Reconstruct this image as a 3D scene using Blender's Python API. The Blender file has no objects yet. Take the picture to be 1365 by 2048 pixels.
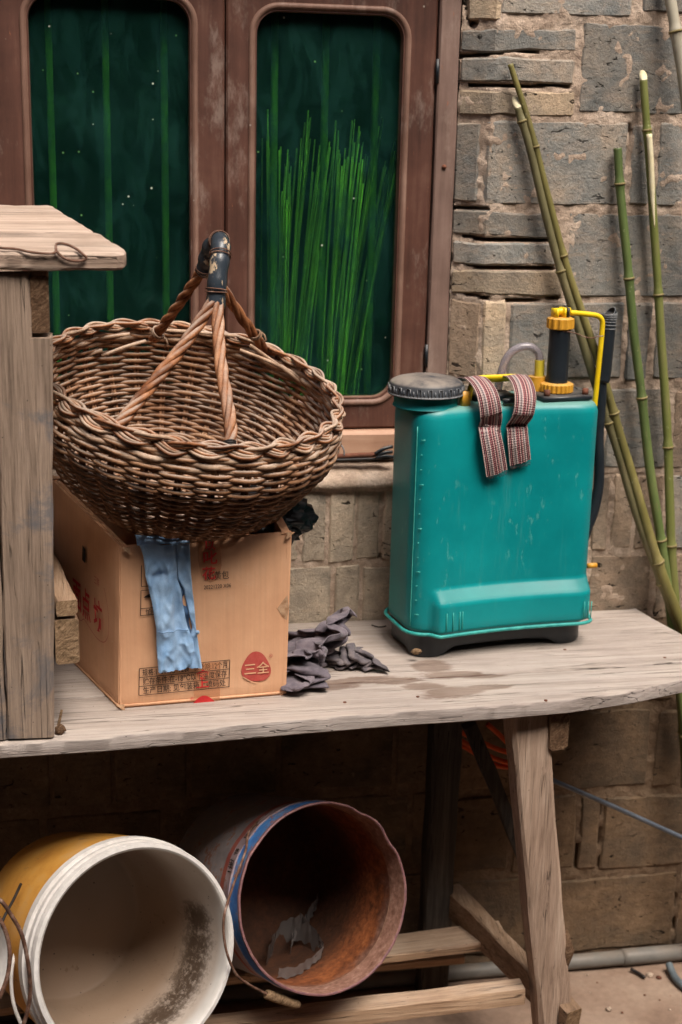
import bpy, bmesh, math, random
import numpy as np
from mathutils import Vector, Matrix, noise
rnd = random.Random(7)
R_ = math.radians
S = bpy.context.scene
COL = S.collection

# ------------------------------------------------------------------ camera
CAM = np.array([0.0, -2.7, 1.80])
ROT = np.array([[0.98214101, -0.02692636, 0.18620960],
                [-0.18670943, -0.26156813, 0.94695391],
                [0.02320847, -0.96480935, -0.26192419]])      # camera (right, down, forward) -> world
FPX = 2844.0
cam_d = bpy.data.cameras.new('camera'); cam = bpy.data.objects.new('camera', cam_d); COL.objects.link(cam)
M = Matrix.Identity(4)
for i in range(3):
    M[i][0] = ROT[i, 0]; M[i][1] = -ROT[i, 1]; M[i][2] = -ROT[i, 2]; M[i][3] = CAM[i]
cam.matrix_world = M
cam_d.sensor_fit = 'VERTICAL'; cam_d.sensor_height = 36.0; cam_d.lens = FPX / 2048.0 * 36.0
cam_d.clip_start = 0.05; cam_d.clip_end = 500
cam_d.dof.use_dof = True; cam_d.dof.focus_distance = 2.42; cam_d.dof.aperture_fstop = 4.0
S.camera = cam
S.render.resolution_x, S.render.resolution_y = 682, 1024

# ------------------------------------------------------------------ world, sun, exposure
SUN_EL, SUN_AZ = R_(60), R_(20)          # azimuth measured from straight behind the camera (-Y) towards +X
W = bpy.data.worlds.new('World'); S.world = W; W.use_nodes = True
wn = W.node_tree; bg = wn.nodes['Background']
sky = wn.nodes.new('ShaderNodeTexSky'); sky.sky_type = 'NISHITA'; sky.sun_disc = False
sky.sun_elevation = SUN_EL; sky.sun_rotation = math.pi - SUN_AZ
sky.air_density = 1.0; sky.dust_density = 6.0; sky.ozone_density = 0.6
wn.links.new(sky.outputs[0], bg.inputs[0]); bg.inputs[1].default_value = 0.085
sd = bpy.data.lights.new('sun', 'SUN'); sun = bpy.data.objects.new('sun', sd); COL.objects.link(sun)
sd.energy = 1.5; sd.angle = R_(30); sd.color = (1.0, 0.95, 0.88)
sdir = Vector((math.sin(SUN_AZ) * math.cos(SUN_EL), -math.cos(SUN_AZ) * math.cos(SUN_EL), math.sin(SUN_EL)))
sun.rotation_euler = sdir.to_track_quat('Z', 'Y').to_euler(); sun.location = sdir * 8
S.view_settings.view_transform = 'Standard'; S.view_settings.look = 'None'
S.view_settings.exposure = 1.35; S.view_settings.gamma = 1.0; S.view_settings.use_curve_mapping = False
S.cycles.max_bounces = 8; S.cycles.transparent_max_bounces = 12
S.cycles.use_denoising = True

# ------------------------------------------------------------------ measuring: photo pixel -> point on a real plane
def ray(u, v):
    return ROT @ np.array([(u - 682.5) / FPX, (v - 1024.0) / FPX, 1.0])
def at(u, v, axis, val):
    d = ray(u, v); t = (val - CAM[axis]) / d[axis]; return CAM + d * t
def ay(u, v, y): return at(u, v, 1, y)
def az(u, v, z): return at(u, v, 2, z)
def aplane(u, v, p, n):
    d = ray(u, v); n = np.asarray(n, float); t = ((np.asarray(p) - CAM) @ n) / (d @ n); return CAM + d * t
def nz3(x, y, z, s=1.0): return noise.noise((x * s, y * s, z * s))

# ------------------------------------------------------------------ scene helpers
def link(o, parent=None):
    COL.objects.link(o)
    if parent is not None:
        o.parent = parent
        o.matrix_parent_inverse = PINV.get(parent.name, Matrix.Identity(4))
    return o
PINV = {}
def thing(name, label, cat, loc=(0, 0, 0), group=None):
    o = bpy.data.objects.new(name, None); o.empty_display_size = 0.05; o.location = loc
    COL.objects.link(o); o['label'] = label; o['category'] = cat
    if group: o['group'] = group
    PINV[o.name] = Matrix.Translation(Vector(loc)).inverted()
    return o
def tag(o, label, cat, group=None):
    o['label'] = label; o['category'] = cat
    if group: o['group'] = group
    return o
def mesh(name, v, f, mat, parent=None, smooth=True, uv=None, mats=None, fm=None, sharp=None, mw=None):
    me = bpy.data.meshes.new(name); me.from_pydata([tuple(map(float, p)) for p in v], [], [tuple(map(int, q)) for q in f])
    for m_ in (mats or [mat]): me.materials.append(m_)
    if fm is not None: me.polygons.foreach_set('material_index', np.asarray(fm, np.int32))
    me.polygons.foreach_set('use_smooth', np.full(len(me.polygons), smooth, bool))
    if uv is not None:
        L = me.uv_layers.new(name='UVMap'); li = np.zeros(len(me.loops), np.int32); me.loops.foreach_get('vertex_index', li)
        L.data.foreach_set('uv', np.asarray(uv, np.float32)[li].ravel())
    if sharp is not None and smooth: me.set_sharp_from_angle(angle=R_(sharp))
    me.update()
    o = bpy.data.objects.new(name, me); link(o, parent)
    if mw is not None: o.matrix_basis = mw
    return o
class MB:
    def __init__(s): s.v = []; s.f = []; s.uv = []; s.m = []
    def add(s, v, f, uv=None, m=0):
        n = len(s.v); s.v += [tuple(map(float, p)) for p in v]; s.f += [tuple(int(i) + n for i in q) for q in f]
        s.uv += list(uv) if uv is not None else [(0, 0)] * len(v); s.m += [m] * len(f)
    def build(s, name, mat, parent=None, smooth=True, sharp=None, mats=None):
        return mesh(name, s.v, s.f, mat, parent, smooth, uv=s.uv, mats=mats, fm=s.m if mats else None, sharp=sharp)
def spline(P, n):
    P = np.asarray(P, float); k = len(P); out = []
    Q = np.vstack([2 * P[0] - P[1], P, 2 * P[-1] - P[-2]])
    for i in range(n):
        t = i / (n - 1) * (k - 1); j = min(int(t), k - 2); t -= j
        a, b, c, d = Q[j], Q[j + 1], Q[j + 2], Q[j + 3]
        out.append(.5 * ((2 * b) + (c - a) * t + (2 * a - 5 * b + 4 * c - d) * t * t + (3 * b - a - 3 * c + d) * t ** 3))
    return np.array(out)
def sstep(x, a, b): t_ = min(1, max(0, (x - a) / (b - a))); return t_ * t_ * (3 - 2 * t_)
def frames(P, closed=False):
    P = np.asarray(P, float); n = len(P)
    if closed: T = np.roll(P, -1, 0) - np.roll(P, 1, 0)
    else: T = np.gradient(P, axis=0)
    T /= np.linalg.norm(T, axis=1)[:, None] + 1e-12
    u = np.cross(T[0], [0.13, 0.2, 1.0]); u /= np.linalg.norm(u); U = [u]
    for i in range(1, n):
        u = U[-1] - T[i] * (U[-1] @ T[i]); u /= np.linalg.norm(u) + 1e-12; U.append(u)
    U = np.array(U); return T, U, np.cross(T, U)
def tube(P, r, k=8, closed=False, caps=True, ell=1.0):
    P = np.asarray(P, float); n = len(P); r = np.broadcast_to(np.asarray(r, float), (n,))
    T, U, V = frames(P, closed); v = []; f = []; uv = []
    for i in range(n):
        for j in range(k):
            a = 2 * math.pi * j / k
            v.append(P[i] + r[i] * (math.cos(a) * U[i] + ell * math.sin(a) * V[i])); uv.append((j / k, i / n))
    m = n if closed else n - 1
    for i in range(m):
        for j in range(k):
            a = i * k + j; b = i * k + (j + 1) % k; c = ((i + 1) % n) * k + (j + 1) % k; d = ((i + 1) % n) * k + j
            f.append((a, b, c, d))
    if caps and not closed:
        f.append(tuple(range(k - 1, -1, -1))); f.append(tuple(range((n - 1) * k, n * k)))
    return v, f, uv
def cyl(p0, p1, r0, r1=None, k=24, rings=None):
    """solid of revolution along p0->p1; rings: list of (t, r)"""
    p0 = np.asarray(p0, float); p1 = np.asarray(p1, float); r1 = r0 if r1 is None else r1
    R = rings or [(0, r0), (1, r1)]
    d = p1 - p0; L = np.linalg.norm(d); d = d / L
    u = np.cross(d, [0.11, 0.93, 0.05] if abs(d[1]) < .8 else [1, 0, 0.1]); u /= np.linalg.norm(u); w = np.cross(d, u)
    v = []; f = []
    for t, r in R:
        for j in range(k):
            a = 2 * math.pi * j / k; v.append(p0 + d * L * t + r * (math.cos(a) * u + math.sin(a) * w))
    for i in range(len(R) - 1):
        for j in range(k):
            f.append((i * k + j, i * k + (j + 1) % k, (i + 1) * k + (j + 1) % k, (i + 1) * k + j))
    f.append(tuple(range(k - 1, -1, -1))); f.append(tuple(range((len(R) - 1) * k, len(R) * k)))
    return v, f
def bar(p0, p1, w, h, up=(0, 0, 1), bev=.004, seg=10, wob=.0025, taper=(1, 1), seed=0, endcut=(0, 0)):
    """rough sawn timber from p0 to p1 (centre line), w across, h along up"""
    p0 = np.asarray(p0, float); p1 = np.asarray(p1, float); d = p1 - p0; L = np.linalg.norm(d); d /= L
    up = np.asarray(up, float); sx = np.cross(d, up); sx /= np.linalg.norm(sx); up = np.cross(sx, d)
    b = bev; v = []; f = []
    for i in range(seg + 1):
        t = i / seg; s = taper[0] + (taper[1] - taper[0]) * t; W2 = w / 2 * s; H2 = h / 2 * s
        sec = [(-W2 + b, -H2), (W2 - b, -H2), (W2, -H2 + b), (W2, H2 - b), (W2 - b, H2), (-W2 + b, H2), (-W2, H2 - b), (-W2, -H2 + b)]
        c = p0 + d * L * t
        for q, (a, e) in enumerate(sec):
            g = seed * 7.3 + q // 2 * 3.1
            a2 = a + wob * (nz3(t * L * 9, g, 1.7) + .5 * nz3(t * L * 33, g, 4.2)); e2 = e + wob * (nz3(t * L * 8, g, 9.1) + .5 * nz3(t * L * 31, g, 2.2))
            ex = 0
            if i == 0: ex = endcut[0] * a / w + .002 * nz3(q, seed, 3)
            if i == seg: ex = endcut[1] * a / w + .002 * nz3(q, seed, 5)
            v.append(c + sx * a2 + up * e2 + d * ex)
    for i in range(seg):
        for j in range(8): f.append((i * 8 + j, i * 8 + (j + 1) % 8, (i + 1) * 8 + (j + 1) % 8, (i + 1) * 8 + j))
    f.append(tuple(range(7, -1, -1))); f.append(tuple(range(seg * 8, seg * 8 + 8)))
    return v, f
def grid(nu, nv, fn):
    v = []; uv = []; f = []
    for j in range(nv + 1):
        for i in range(nu + 1):
            v.append(fn(i / nu, j / nv)); uv.append((i / nu, j / nv))
    w = nu + 1
    for j in range(nv):
        for i in range(nu): f.append((j * w + i, j * w + i + 1, (j + 1) * w + i + 1, (j + 1) * w + i))
    return v, f, uv
def sheet(nu, nv, fn, th, nrm):
    """grid with thickness th against normal nrm(p)"""
    v, f, uv = grid(nu, nv, fn); n = len(v); w = nu + 1
    nr = np.asarray(nrm, float); v2 = [np.asarray(p) - nr * th for p in v]
    f2 = [tuple(n + i for i in reversed(q)) for q in f]
    bd = [i for i in range(nu + 1)] + [j * w + nu for j in range(1, nv + 1)] + [nv * w + i for i in range(nu - 1, -1, -1)] + [j * w for j in range(nv - 1, 0, -1)]
    sk = [(bd[(i + 1) % len(bd)], bd[i], bd[i] + n, bd[(i + 1) % len(bd)] + n) for i in range(len(bd))]
    return list(v) + v2, f + f2 + sk, uv + uv

# ------------------------------------------------------------------ materials
def srgb(r, g, b):
    def c(x):
        x /= 255.0; return x / 12.92 if x <= .04045 else ((x + .055) / 1.055) ** 2.4
    return (c(r), c(g), c(b), 1.0)
class NT:
    def __init__(s, name):
        s.m = bpy.data.materials.new(name); s.m.use_nodes = True; s.t = s.m.node_tree
        s.b = s.t.nodes['Principled BSDF']; s.out = s.t.nodes['Material Output']
    def n(s, typ, **kw):
        nd = s.t.nodes.new('ShaderNode' + typ)
        for k, v in kw.items():
            if k.startswith('_'): setattr(nd, k[1:], v); continue
            key = int(k[1:]) if k[0] == 'i' and k[1:].isdigit() else k.replace('0', ' ')
            s.set(nd.inputs[key], v)
        return nd
    def set(s, inp, v):
        if isinstance(v, bpy.types.NodeSocket): s.t.links.new(v, inp)
        elif isinstance(v, bpy.types.Node): s.t.links.new(v.outputs[0], inp)
        else: inp.default_value = v
    def math(s, op, a, b=0.0, c=None, clamp=False):
        nd = s.n('Math', _operation=op, _use_clamp=clamp); s.set(nd.inputs[0], a); s.set(nd.inputs[1], b)
        if c is not None: s.set(nd.inputs[2], c)
        return nd.outputs[0]
    def mix(s, fac, a, b, mode='MIX'):
        nd = s.n('Mix', _data_type='RGBA', _blend_type=mode); s.set(nd.inputs[0], fac); s.set(nd.inputs[6], a); s.set(nd.inputs[7], b); return nd.outputs[2]
    def ramp(s, fac, stops, interp='LINEAR'):
        nd = s.n('ValToRGB'); nd.color_ramp.interpolation = interp; e = nd.color_ramp.elements
        while len(e) > 1: e.remove(e[-1])
        e[0].position, e[0].color = stops[0][0], stops[0][1]
        for p, c in stops[1:]:
            x = e.new(p); x.color = c
        s.set(nd.inputs[0], fac); return nd.outputs[0]
    def coord(s, kind='Object'): return s.n('TexCoord').outputs[kind]
    def mapv(s, vec, scale=(1, 1, 1), loc=(0, 0, 0), rot=(0, 0, 0)):
        nd = s.n('Mapping'); s.set(nd.inputs['Vector'], vec); nd.inputs['Scale'].default_value = scale; nd.inputs['Location'].default_value = loc; nd.inputs['Rotation'].default_value = rot; return nd.outputs[0]
    def noise(s, vec, scale, detail=6, rough=.6, dist=0.0):
        nd = s.n('TexNoise'); s.set(nd.inputs['Vector'], vec); nd.inputs['Scale'].default_value = scale; nd.inputs['Detail'].default_value = detail
        nd.inputs['Roughness'].default_value = rough; nd.inputs['Distortion'].default_value = dist; return nd.outputs['Fac']
    def vor(s, vec, scale, feature='F1', rand=1.0):
        nd = s.n('TexVoronoi', _feature=feature); s.set(nd.inputs['Vector'], vec); nd.inputs['Scale'].default_value = scale; nd.inputs['Randomness'].default_value = rand; return nd.outputs['Distance']
    def sep(s, vec):
        nd = s.n('SeparateXYZ'); s.set(nd.inputs[0], vec); return nd.outputs
    def step(s, x, lo, hi):
        nd = s.n('MapRange', _interpolation_type='SMOOTHSTEP'); s.set(nd.inputs[0], x); s.set(nd.inputs[1], lo); s.set(nd.inputs[2], hi); return nd.outputs[0]
    def bump(s, h, strength=.3, dist=.004, normal=None):
        nd = s.n('Bump'); s.set(nd.inputs['Height'], h); nd.inputs['Strength'].default_value = strength; nd.inputs['Distance'].default_value = dist
        if normal is not None: s.set(nd.inputs['Normal'], normal)
        return nd.outputs[0]
    def done(s, color, rough=.7, normal=None, metal=0.0, spec=.35):
        s.set(s.b.inputs['Base Color'], color); s.set(s.b.inputs['Roughness'], rough); s.set(s.b.inputs['Metallic'], metal); s.set(s.b.inputs['Specular IOR Level'], spec)
        if normal is not None: s.set(s.b.inputs['Normal'], normal)
        return s.m
    def ell(s, vec, c, r, warp, amt=.5):
        """soft irregular blotch mask: 1 inside"""
        x, y, z = s.sep(vec)
        dx = s.math('MULTIPLY', s.math('SUBTRACT', x, c[0]), 1 / r[0]); dy = s.math('MULTIPLY', s.math('SUBTRACT', y, c[1]), 1 / r[1])
        d = s.math('SQRT', s.math('ADD', s.math('MULTIPLY', dx, dx), s.math('MULTIPLY', dy, dy)))
        d = s.math('ADD', d, s.math('MULTIPLY', s.math('SUBTRACT', warp, .5), amt * 2))
        return s.math('SUBTRACT', 1.0, s.step(d, .7, 1.05))

def m_plain(name, cols, scale=10, rough=.6, bump=.15, bscale=60, spec=.35, metal=0.0, stretch=(1, 1, 1), spots=None, dust=None, var=0.0, bdist=.002):
    t = NT(name); p = t.mapv(t.coord(), stretch)
    n1 = t.noise(p, scale, 8, .62); k = len(cols)
    c = t.ramp(n1, [(.3 + .4 * i / max(1, k - 1), cols[i]) for i in range(k)])
    n2 = t.noise(p, bscale, 4, .6)
    c = t.mix(.35, c, t.ramp(n2, [(.25, (.55, .55, .55, 1)), (.75, (1.25, 1.25, 1.25, 1))]), 'MULTIPLY')
    if spots:
        col, ss, th = spots; m = t.step(t.noise(p, ss, 6, .7), th, th + .06); c = t.mix(m, c, col)
    if dust:
        col, amt = dust; nz = t.sep(t.n('NewGeometry').outputs['Normal'])[2]
        m = t.math('MULTIPLY', t.step(nz, .25, .9), t.math('MULTIPLY', t.step(t.noise(p, scale * 1.7, 6, .65), .3, .6), amt)); c = t.mix(m, c, col)
    if var:
        rv = t.n('ObjectInfo').outputs['Random']; h = t.n('HueSaturation', Color=c); t.set(h.inputs['Value'], t.math('MULTIPLY_ADD', rv, 2 * var, 1 - var)); c = h.outputs[0]
    h2 = t.math('ADD', t.math('MULTIPLY', n1, .6), t.math('MULTIPLY', n2, .5))
    rr = t.math('MULTIPLY_ADD', n2, .25, rough - .12)
    return t.done(c, rr, t.bump(h2, bump, bdist), metal, spec)

def m_wood(name, axis, dark, mid, light, stains=None, rough=.82, dust=0.0, fib=.55, blue=None):
    t = NT(name); o = t.coord(); sc = [16, 16, 16]; sc[axis] = 1.1; p = t.mapv(o, tuple(sc))
    g1 = t.noise(p, 2.2, 8, .65, .6); sc2 = [60, 60, 60]; sc2[axis] = 1.6; p2 = t.mapv(o, tuple(sc2)); g2 = t.noise(p2, 3.0, 6, .7)
    big = t.noise(o, 5.0, 5, .6)
    f = t.math('ADD', t.math('MULTIPLY', g1, .6), t.math('ADD', t.math('MULTIPLY', g2, .3), t.math('MULTIPLY', big, .25)))
    c = t.ramp(f, [(.42, dark), (.56, mid), (.70, light)])
    sc3 = [26, 26, 26]; sc3[axis] = .7; g3 = t.noise(t.mapv(o, tuple(sc3)), 2.0, 3, .5)
    crack = t.math('SUBTRACT', 1.0, t.step(t.math('ABSOLUTE', t.math('SUBTRACT', g3, .5)), .002, .011))
    crack = t.math('MULTIPLY', crack, t.step(big, .42, .54))
    c = t.mix(t.math('MULTIPLY', crack, .8), c, (dark[0] * .25, dark[1] * .25, dark[2] * .25, 1))
    sc4 = [150, 150, 150]; sc4[axis] = 5; g4 = t.noise(t.mapv(o, tuple(sc4)), 2.2, 5, .75); c = t.mix(fib, c, t.ramp(g4, [(.32, (.55, .53, .50, 1)), (.5, (1, 1, 1, 1)), (.7, (1.22, 1.22, 1.22, 1))]), 'MULTIPLY')
    if blue: c = t.mix(t.math('MULTIPLY', t.step(t.noise(o, 7, 6, .7, .4), .5, .64), .75), c, blue)
    if stains:
        w = t.noise(t.mapv(o, (.45, 1.5, 1)), 17, 9, .74, .8); m = None
        for cx_, cy_, rx, ry in stains:
            e = t.ell(o, (cx_, cy_), (rx * 1.15, ry * 1.15), w, .95); m = e if m is None else t.math('MAXIMUM', m, e)
        m = t.math('MULTIPLY', m, t.math('MULTIPLY_ADD', t.step(g2, .3, .62), .3, .7))
        c = t.mix(t.math('MULTIPLY', m, .95), c, srgb(86, 58, 44))
    if dust:
        nz = t.sep(t.n('NewGeometry').outputs['Normal'])[2]
        m = t.math('MULTIPLY', t.step(nz, .3, .9), t.math('MULTIPLY_ADD', t.step(big, .35, .65), .5, .4)); c = t.mix(t.math('MULTIPLY', m, dust), c, srgb(196, 182, 168))
    spk = t.math('SUBTRACT', 1.0, t.step(t.vor(o, 42), .035, .06)); c = t.mix(t.math('MULTIPLY', spk, .7), c, (dark[0] * .4, dark[1] * .4, dark[2] * .4, 1))
    h = t.math('SUBTRACT', t.math('ADD', t.math('MULTIPLY', g4, .55), t.math('ADD', t.math('MULTIPLY', g2, .5), t.math('MULTIPLY', g1, .4))), t.math('MULTIPLY', crack, 1.4))
    return t.done(c, rough, t.bump(h, .7, .004), 0, .2)
def m_endgrain(name, a, b):
    t = NT(name); o = t.coord(); r = t.mapv(o, (1, 1, 1), rot=(0, .7, 0)); p = t.mapv(r, (40, 12, 150))
    n = t.noise(p, 1.2, 8, .7, 1.5); n2 = t.noise(o, 190, 5, .7)
    c = t.ramp(t.math('ADD', t.math('MULTIPLY', n, .65), t.math('MULTIPLY', n2, .35)), [(.34, (a[0] * .3, a[1] * .3, a[2] * .3, 1)), (.5, a), (.68, b)])
    return t.done(c, .95, t.bump(t.math('ADD', n, n2), .9, .006), 0, .1)

MT = {}
def brickmat(name, cols, mort, amt):
    t = NT(name); o = t.coord(); rv = t.n('ObjectInfo').outputs['Random']
    off = t.n('CombineXYZ'); t.set(off.inputs[0], t.math('MULTIPLY', rv, 37.0)); t.set(off.inputs[1], t.math('MULTIPLY', rv, 11.0)); t.set(off.inputs[2], 0.0)
    va = t.n('VectorMath', _operation='ADD'); t.set(va.inputs[0], o); t.set(va.inputs[1], off.outputs[0]); p = va.outputs[0]
    n1 = t.noise(p, 9, 8, .62, .3); n2 = t.noise(p, 55, 7, .7); n3 = t.noise(p, 190, 4, .7)
    c = t.ramp(n1, [(.30, cols[0]), (.47, cols[1]), (.60, cols[2]), (.72, cols[3])])
    c = t.mix(.55, c, t.ramp(n2, [(.3, (.6, .6, .6, 1)), (.7, (1.3, 1.3, 1.3, 1))]), 'MULTIPLY')
    c = t.mix(t.math('MULTIPLY', t.step(t.noise(p, 17, 9, .75, .5), .46, .70), amt), c, mort)
    st_ = t.noise(t.mapv(p, (1, 1, 5)), 16, 6, .7); c = t.mix(t.math('MULTIPLY', t.step(st_, .5, .7), .45), c, cols[3]); c = t.mix(t.math('MULTIPLY', t.math('SUBTRACT', 1.0, t.step(st_, .3, .45)), .35), c, cols[0])
    ps = t.mapv(p, (1, 1, 2.0)); pit = t.math('MULTIPLY', t.math('SUBTRACT', 1.0, t.step(t.noise(ps, 38, 3, .6, 1.2), .31, .365)), t.step(n1, .4, .52))
    c = t.mix(t.math('MULTIPLY', pit, .9), c, srgb(26, 22, 20))
    h = t.n('HueSaturation', Color=c); t.set(h.inputs['Value'], t.math('MULTIPLY_ADD', rv, .45, .78))
    n5 = t.noise(p, 420, 3, .7); c2_ = t.mix(.5, h.outputs[0], t.ramp(n5, [(.3, (.7, .7, .7, 1)), (.7, (1.3, 1.3, 1.3, 1))]), 'MULTIPLY'); hh = t.math('SUBTRACT', t.math('ADD', t.math('MULTIPLY', n2, .9), t.math('ADD', t.math('MULTIPLY', n3, .6), t.math('MULTIPLY', n5, .4))), t.math('MULTIPLY', pit, 2.2))
    return t.done(c2_, .93, t.bump(hh, .9, .005), 0, .15)
MORT = srgb(150, 122, 102)
MT['brick_grey'] = brickmat('brick_grey', [srgb(116, 118, 116), srgb(140, 138, 132), srgb(157, 148, 136), srgb(180, 160, 140)], srgb(176, 154, 134), .4)
MT['brick_tan'] = brickmat('brick_tan', [srgb(136, 126, 114), srgb(164, 148, 128), srgb(184, 162, 136), srgb(200, 174, 146)], srgb(202, 180, 154), .45)
MT['brick_brown'] = brickmat('brick_brown', [srgb(116, 107, 96), srgb(144, 127, 110), srgb(160, 138, 117), srgb(176, 154, 133)], srgb(178, 154, 133), .45)
MT['brick_low'] = brickmat('brick_brown_shaded', [srgb(88, 78, 66), srgb(114, 96, 78), srgb(128, 105, 82), srgb(146, 122, 98)], srgb(148, 122, 98), .4)  # brown brick, darkened in colour for the shade under the bench
MT['brick_pale'] = brickmat('brick_pale', [srgb(150, 140, 126), srgb(176, 162, 144), srgb(194, 176, 154), srgb(210, 188, 164)], srgb(214, 196, 174), .5)
def mortar_mat(name, k1, k2, k3):
    t = NT(name); o = t.coord(); n1 = t.noise(o, 14, 8, .65); n2 = t.noise(o, 120, 6, .7); n4 = t.noise(o, 40, 5, .7); n5 = t.noise(o, 420, 3, .7)
    c = t.ramp(n1, [(.3, k1), (.5, k2), (.7, k3)])
    c = t.mix(.6, c, t.ramp(n2, [(.3, (.6, .6, .6, 1)), (.7, (1.25, 1.25, 1.25, 1))]), 'MULTIPLY'); c = t.mix(.4, c, t.ramp(n5, [(.3, (.65, .65, .65, 1)), (.7, (1.3, 1.3, 1.3, 1))]), 'MULTIPLY')
    c = t.mix(t.math('SUBTRACT', 1.0, t.step(n4, .26, .32)), c, srgb(52, 42, 36))
    return t.done(c, .97, t.bump(t.math('ADD', n2, t.math('ADD', n4, t.math('MULTIPLY', n5, .4))), .8, .006), 0, .1)
MT['mortar'] = mortar_mat('mortar', srgb(160, 138, 121), srgb(188, 166, 147), srgb(212, 192, 174))
MT['mortar_shaded'] = mortar_mat('shaded_mortar', srgb(104, 86, 70), srgb(126, 104, 84), srgb(146, 124, 102))  # mortar below bench height: under-bench shade painted into its brown

def framemat(name, axis, base, worn, pale):
    t = NT(name); o = t.coord(); sc = [30, 30, 30]; sc[axis] = 2.0; p = t.mapv(o, tuple(sc)); g = t.noise(p, 2, 7, .65); b = t.noise(o, 9, 6, .6)
    c = t.ramp(t.math('ADD', t.math('MULTIPLY', g, .5), t.math('MULTIPLY', b, .5)), [(.34, base), (.54, worn), (.74, pale)])
    sp = t.math('SUBTRACT', 1.0, t.step(t.vor(o, 30), .04, .08)); sp = t.math('MULTIPLY', sp, t.step(t.noise(o, 7, 3), .5, .6)); c = t.mix(t.math('MULTIPLY', sp, .8), c, srgb(170, 160, 150))
    sc[axis] = 5.0; ch = t.step(t.noise(t.mapv(o, tuple(sc)), 3, 6, .7), .67, .71); c = t.mix(t.math('MULTIPLY', ch, .6), c, srgb(158, 96, 66)); dsm = t.step(t.noise(t.mapv(o, (1, 1, .4)), 13, 9, .75), .52, .68); c = t.mix(t.math('MULTIPLY', dsm, .4), c, srgb(164, 146, 134))
    return t.done(c, t.math('MULTIPLY_ADD', g, .3, .42), t.bump(t.math('ADD', g, b), .3, .002), 0, .35)
MT['frame_dark'] = framemat('frame_dark', 2, srgb(62, 38, 30), srgb(88, 56, 45), srgb(116, 84, 70))
MT['frame_dark_h'] = framemat('frame_dark_h', 0, srgb(74, 46, 36), srgb(104, 68, 52), srgb(128, 92, 74))
MT['frame_pale'] = framemat('frame_pale', 2, srgb(98, 77, 68), srgb(126, 102, 92), srgb(150, 127, 115))
MT['frame_pale_h'] = framemat('frame_pale_h', 0, srgb(134, 98, 78), srgb(168, 130, 106), srgb(190, 156, 132))
MT['moulding'] = framemat('moulding', 2, srgb(96, 68, 56), srgb(128, 98, 84), srgb(166, 138, 122))
# green glass with a film of dust and specks of dirt
t = NT('green_glass'); o = t.coord(); tr = t.n('BsdfTransparent', Color=(.52, .78, .44, 1)); d = t.noise(o, 6, 7, .65); sk = t.noise(t.mapv(o, (1, 1, .35)), 22, 9, .78, .6)
col = t.ramp(d, [(.3, (.007, .038, .034, 1)), (.7, (.022, .085, .076, 1))])
speck = t.math('SUBTRACT', 1.0, t.step(t.vor(o, 26), .04, .065)); speck = t.math('MULTIPLY', speck, t.step(t.noise(o, 11, 2), .44, .52))
col = t.mix(speck, col, srgb(190, 190, 170)); t.done(col, .22, None, 0, .3)
mx = t.n('MixShader'); t.set(mx.inputs[0], t.math('MAXIMUM', speck, t.math('MULTIPLY_ADD', t.step(sk, .42, .66),   .24, .14), clamp=True))
rf = t.n('BsdfRefraction', Color=(.52, .78, .44, 1)); rf.inputs['Roughness'].default_value = .22; rf.inputs['IOR'].default_value = 1.0; m0 = t.n('MixShader'); m0.inputs[0].default_value = .5; t.t.links.new(tr.outputs[0], m0.inputs[1]); t.t.links.new(rf.outputs[0], m0.inputs[2])
t.t.links.new(m0.outputs[0], mx.inputs[1]); t.t.links.new(t.b.outputs[0], mx.inputs[2]); t.t.links.new(mx.outputs[0], t.out.inputs[0]); MT['glass'] = t.m
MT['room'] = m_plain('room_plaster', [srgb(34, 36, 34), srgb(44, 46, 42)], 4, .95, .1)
MT['bar'] = m_plain('painted_bar', [srgb(112, 124, 104), srgb(140, 152, 128)], 12, .7, .1)
MT['straw'] = m_plain('straw', [srgb(196, 186, 144), srgb(238, 230, 186)], 20, .7, .1, var=.42)
# timber
STAINS = [(*az(u, v, .823)[:2], rx, ry) for u, v, rx, ry in ((862, 1332, .035, .030), (905, 1350, .060, .018), (965, 1352, .050, .010), (975, 1374, .040, .012), (905, 1385, .060, .026), (850, 1372, .040, .018), (720, 1362, .090, .016), (660, 1372, .060, .020), (790, 1362, .05, .016), (600, 1330, .06, .05))]
MT['bench_top'] = m_wood('bench_top_wood', 0, srgb(130, 118, 111), srgb(158, 146, 139), srgb(178, 167, 160),
    stains=STAINS, dust=.35, fib=.35)
MT['bench_leg'] = m_wood('bench_leg_wood', 2, srgb(132, 108, 92), srgb(176, 150, 131), srgb(200, 176, 157))
MT['bench_rail'] = m_wood('bench_rail_wood', 1, srgb(100, 80, 62), srgb(140, 114, 92), srgb(166, 142, 120))
MT['timber_shaded'] = m_wood('shaded_rear_timber', 2, srgb(48, 43, 39), srgb(72, 65, 59), srgb(94, 86, 78))  # rear legs and brace: under-bench shade put into the wood colour
MT['bench_slat'] = m_wood('bench_slat_wood', 0, srgb(132, 100, 76), srgb(178, 146, 118), srgb(202, 172, 144), dust=.4)
MT['old_post'] = m_wood('old_post_wood', 2, srgb(94, 79, 68), srgb(146, 126, 110), srgb(176, 154, 136), blue=srgb(98, 99, 104))
MT['old_board'] = m_wood('old_board_wood', 0, srgb(112, 92, 78), srgb(158, 136, 120), srgb(186, 164, 148), dust=.35)
MT['endgrain'] = m_endgrain('end_grain', srgb(112, 86, 66), srgb(168, 138, 110))
MT['endgrain_pale'] = m_endgrain('end_grain_pale', srgb(150, 122, 94), srgb(200, 168, 134))
MT['ground'] = m_plain('yard_ground', [srgb(112, 92, 79), srgb(142, 119, 103), srgb(160, 139, 122)], 5, .95, .5, 60, .1, spots=(srgb(120, 72, 54), 40, .66), bdist=.006)
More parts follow.
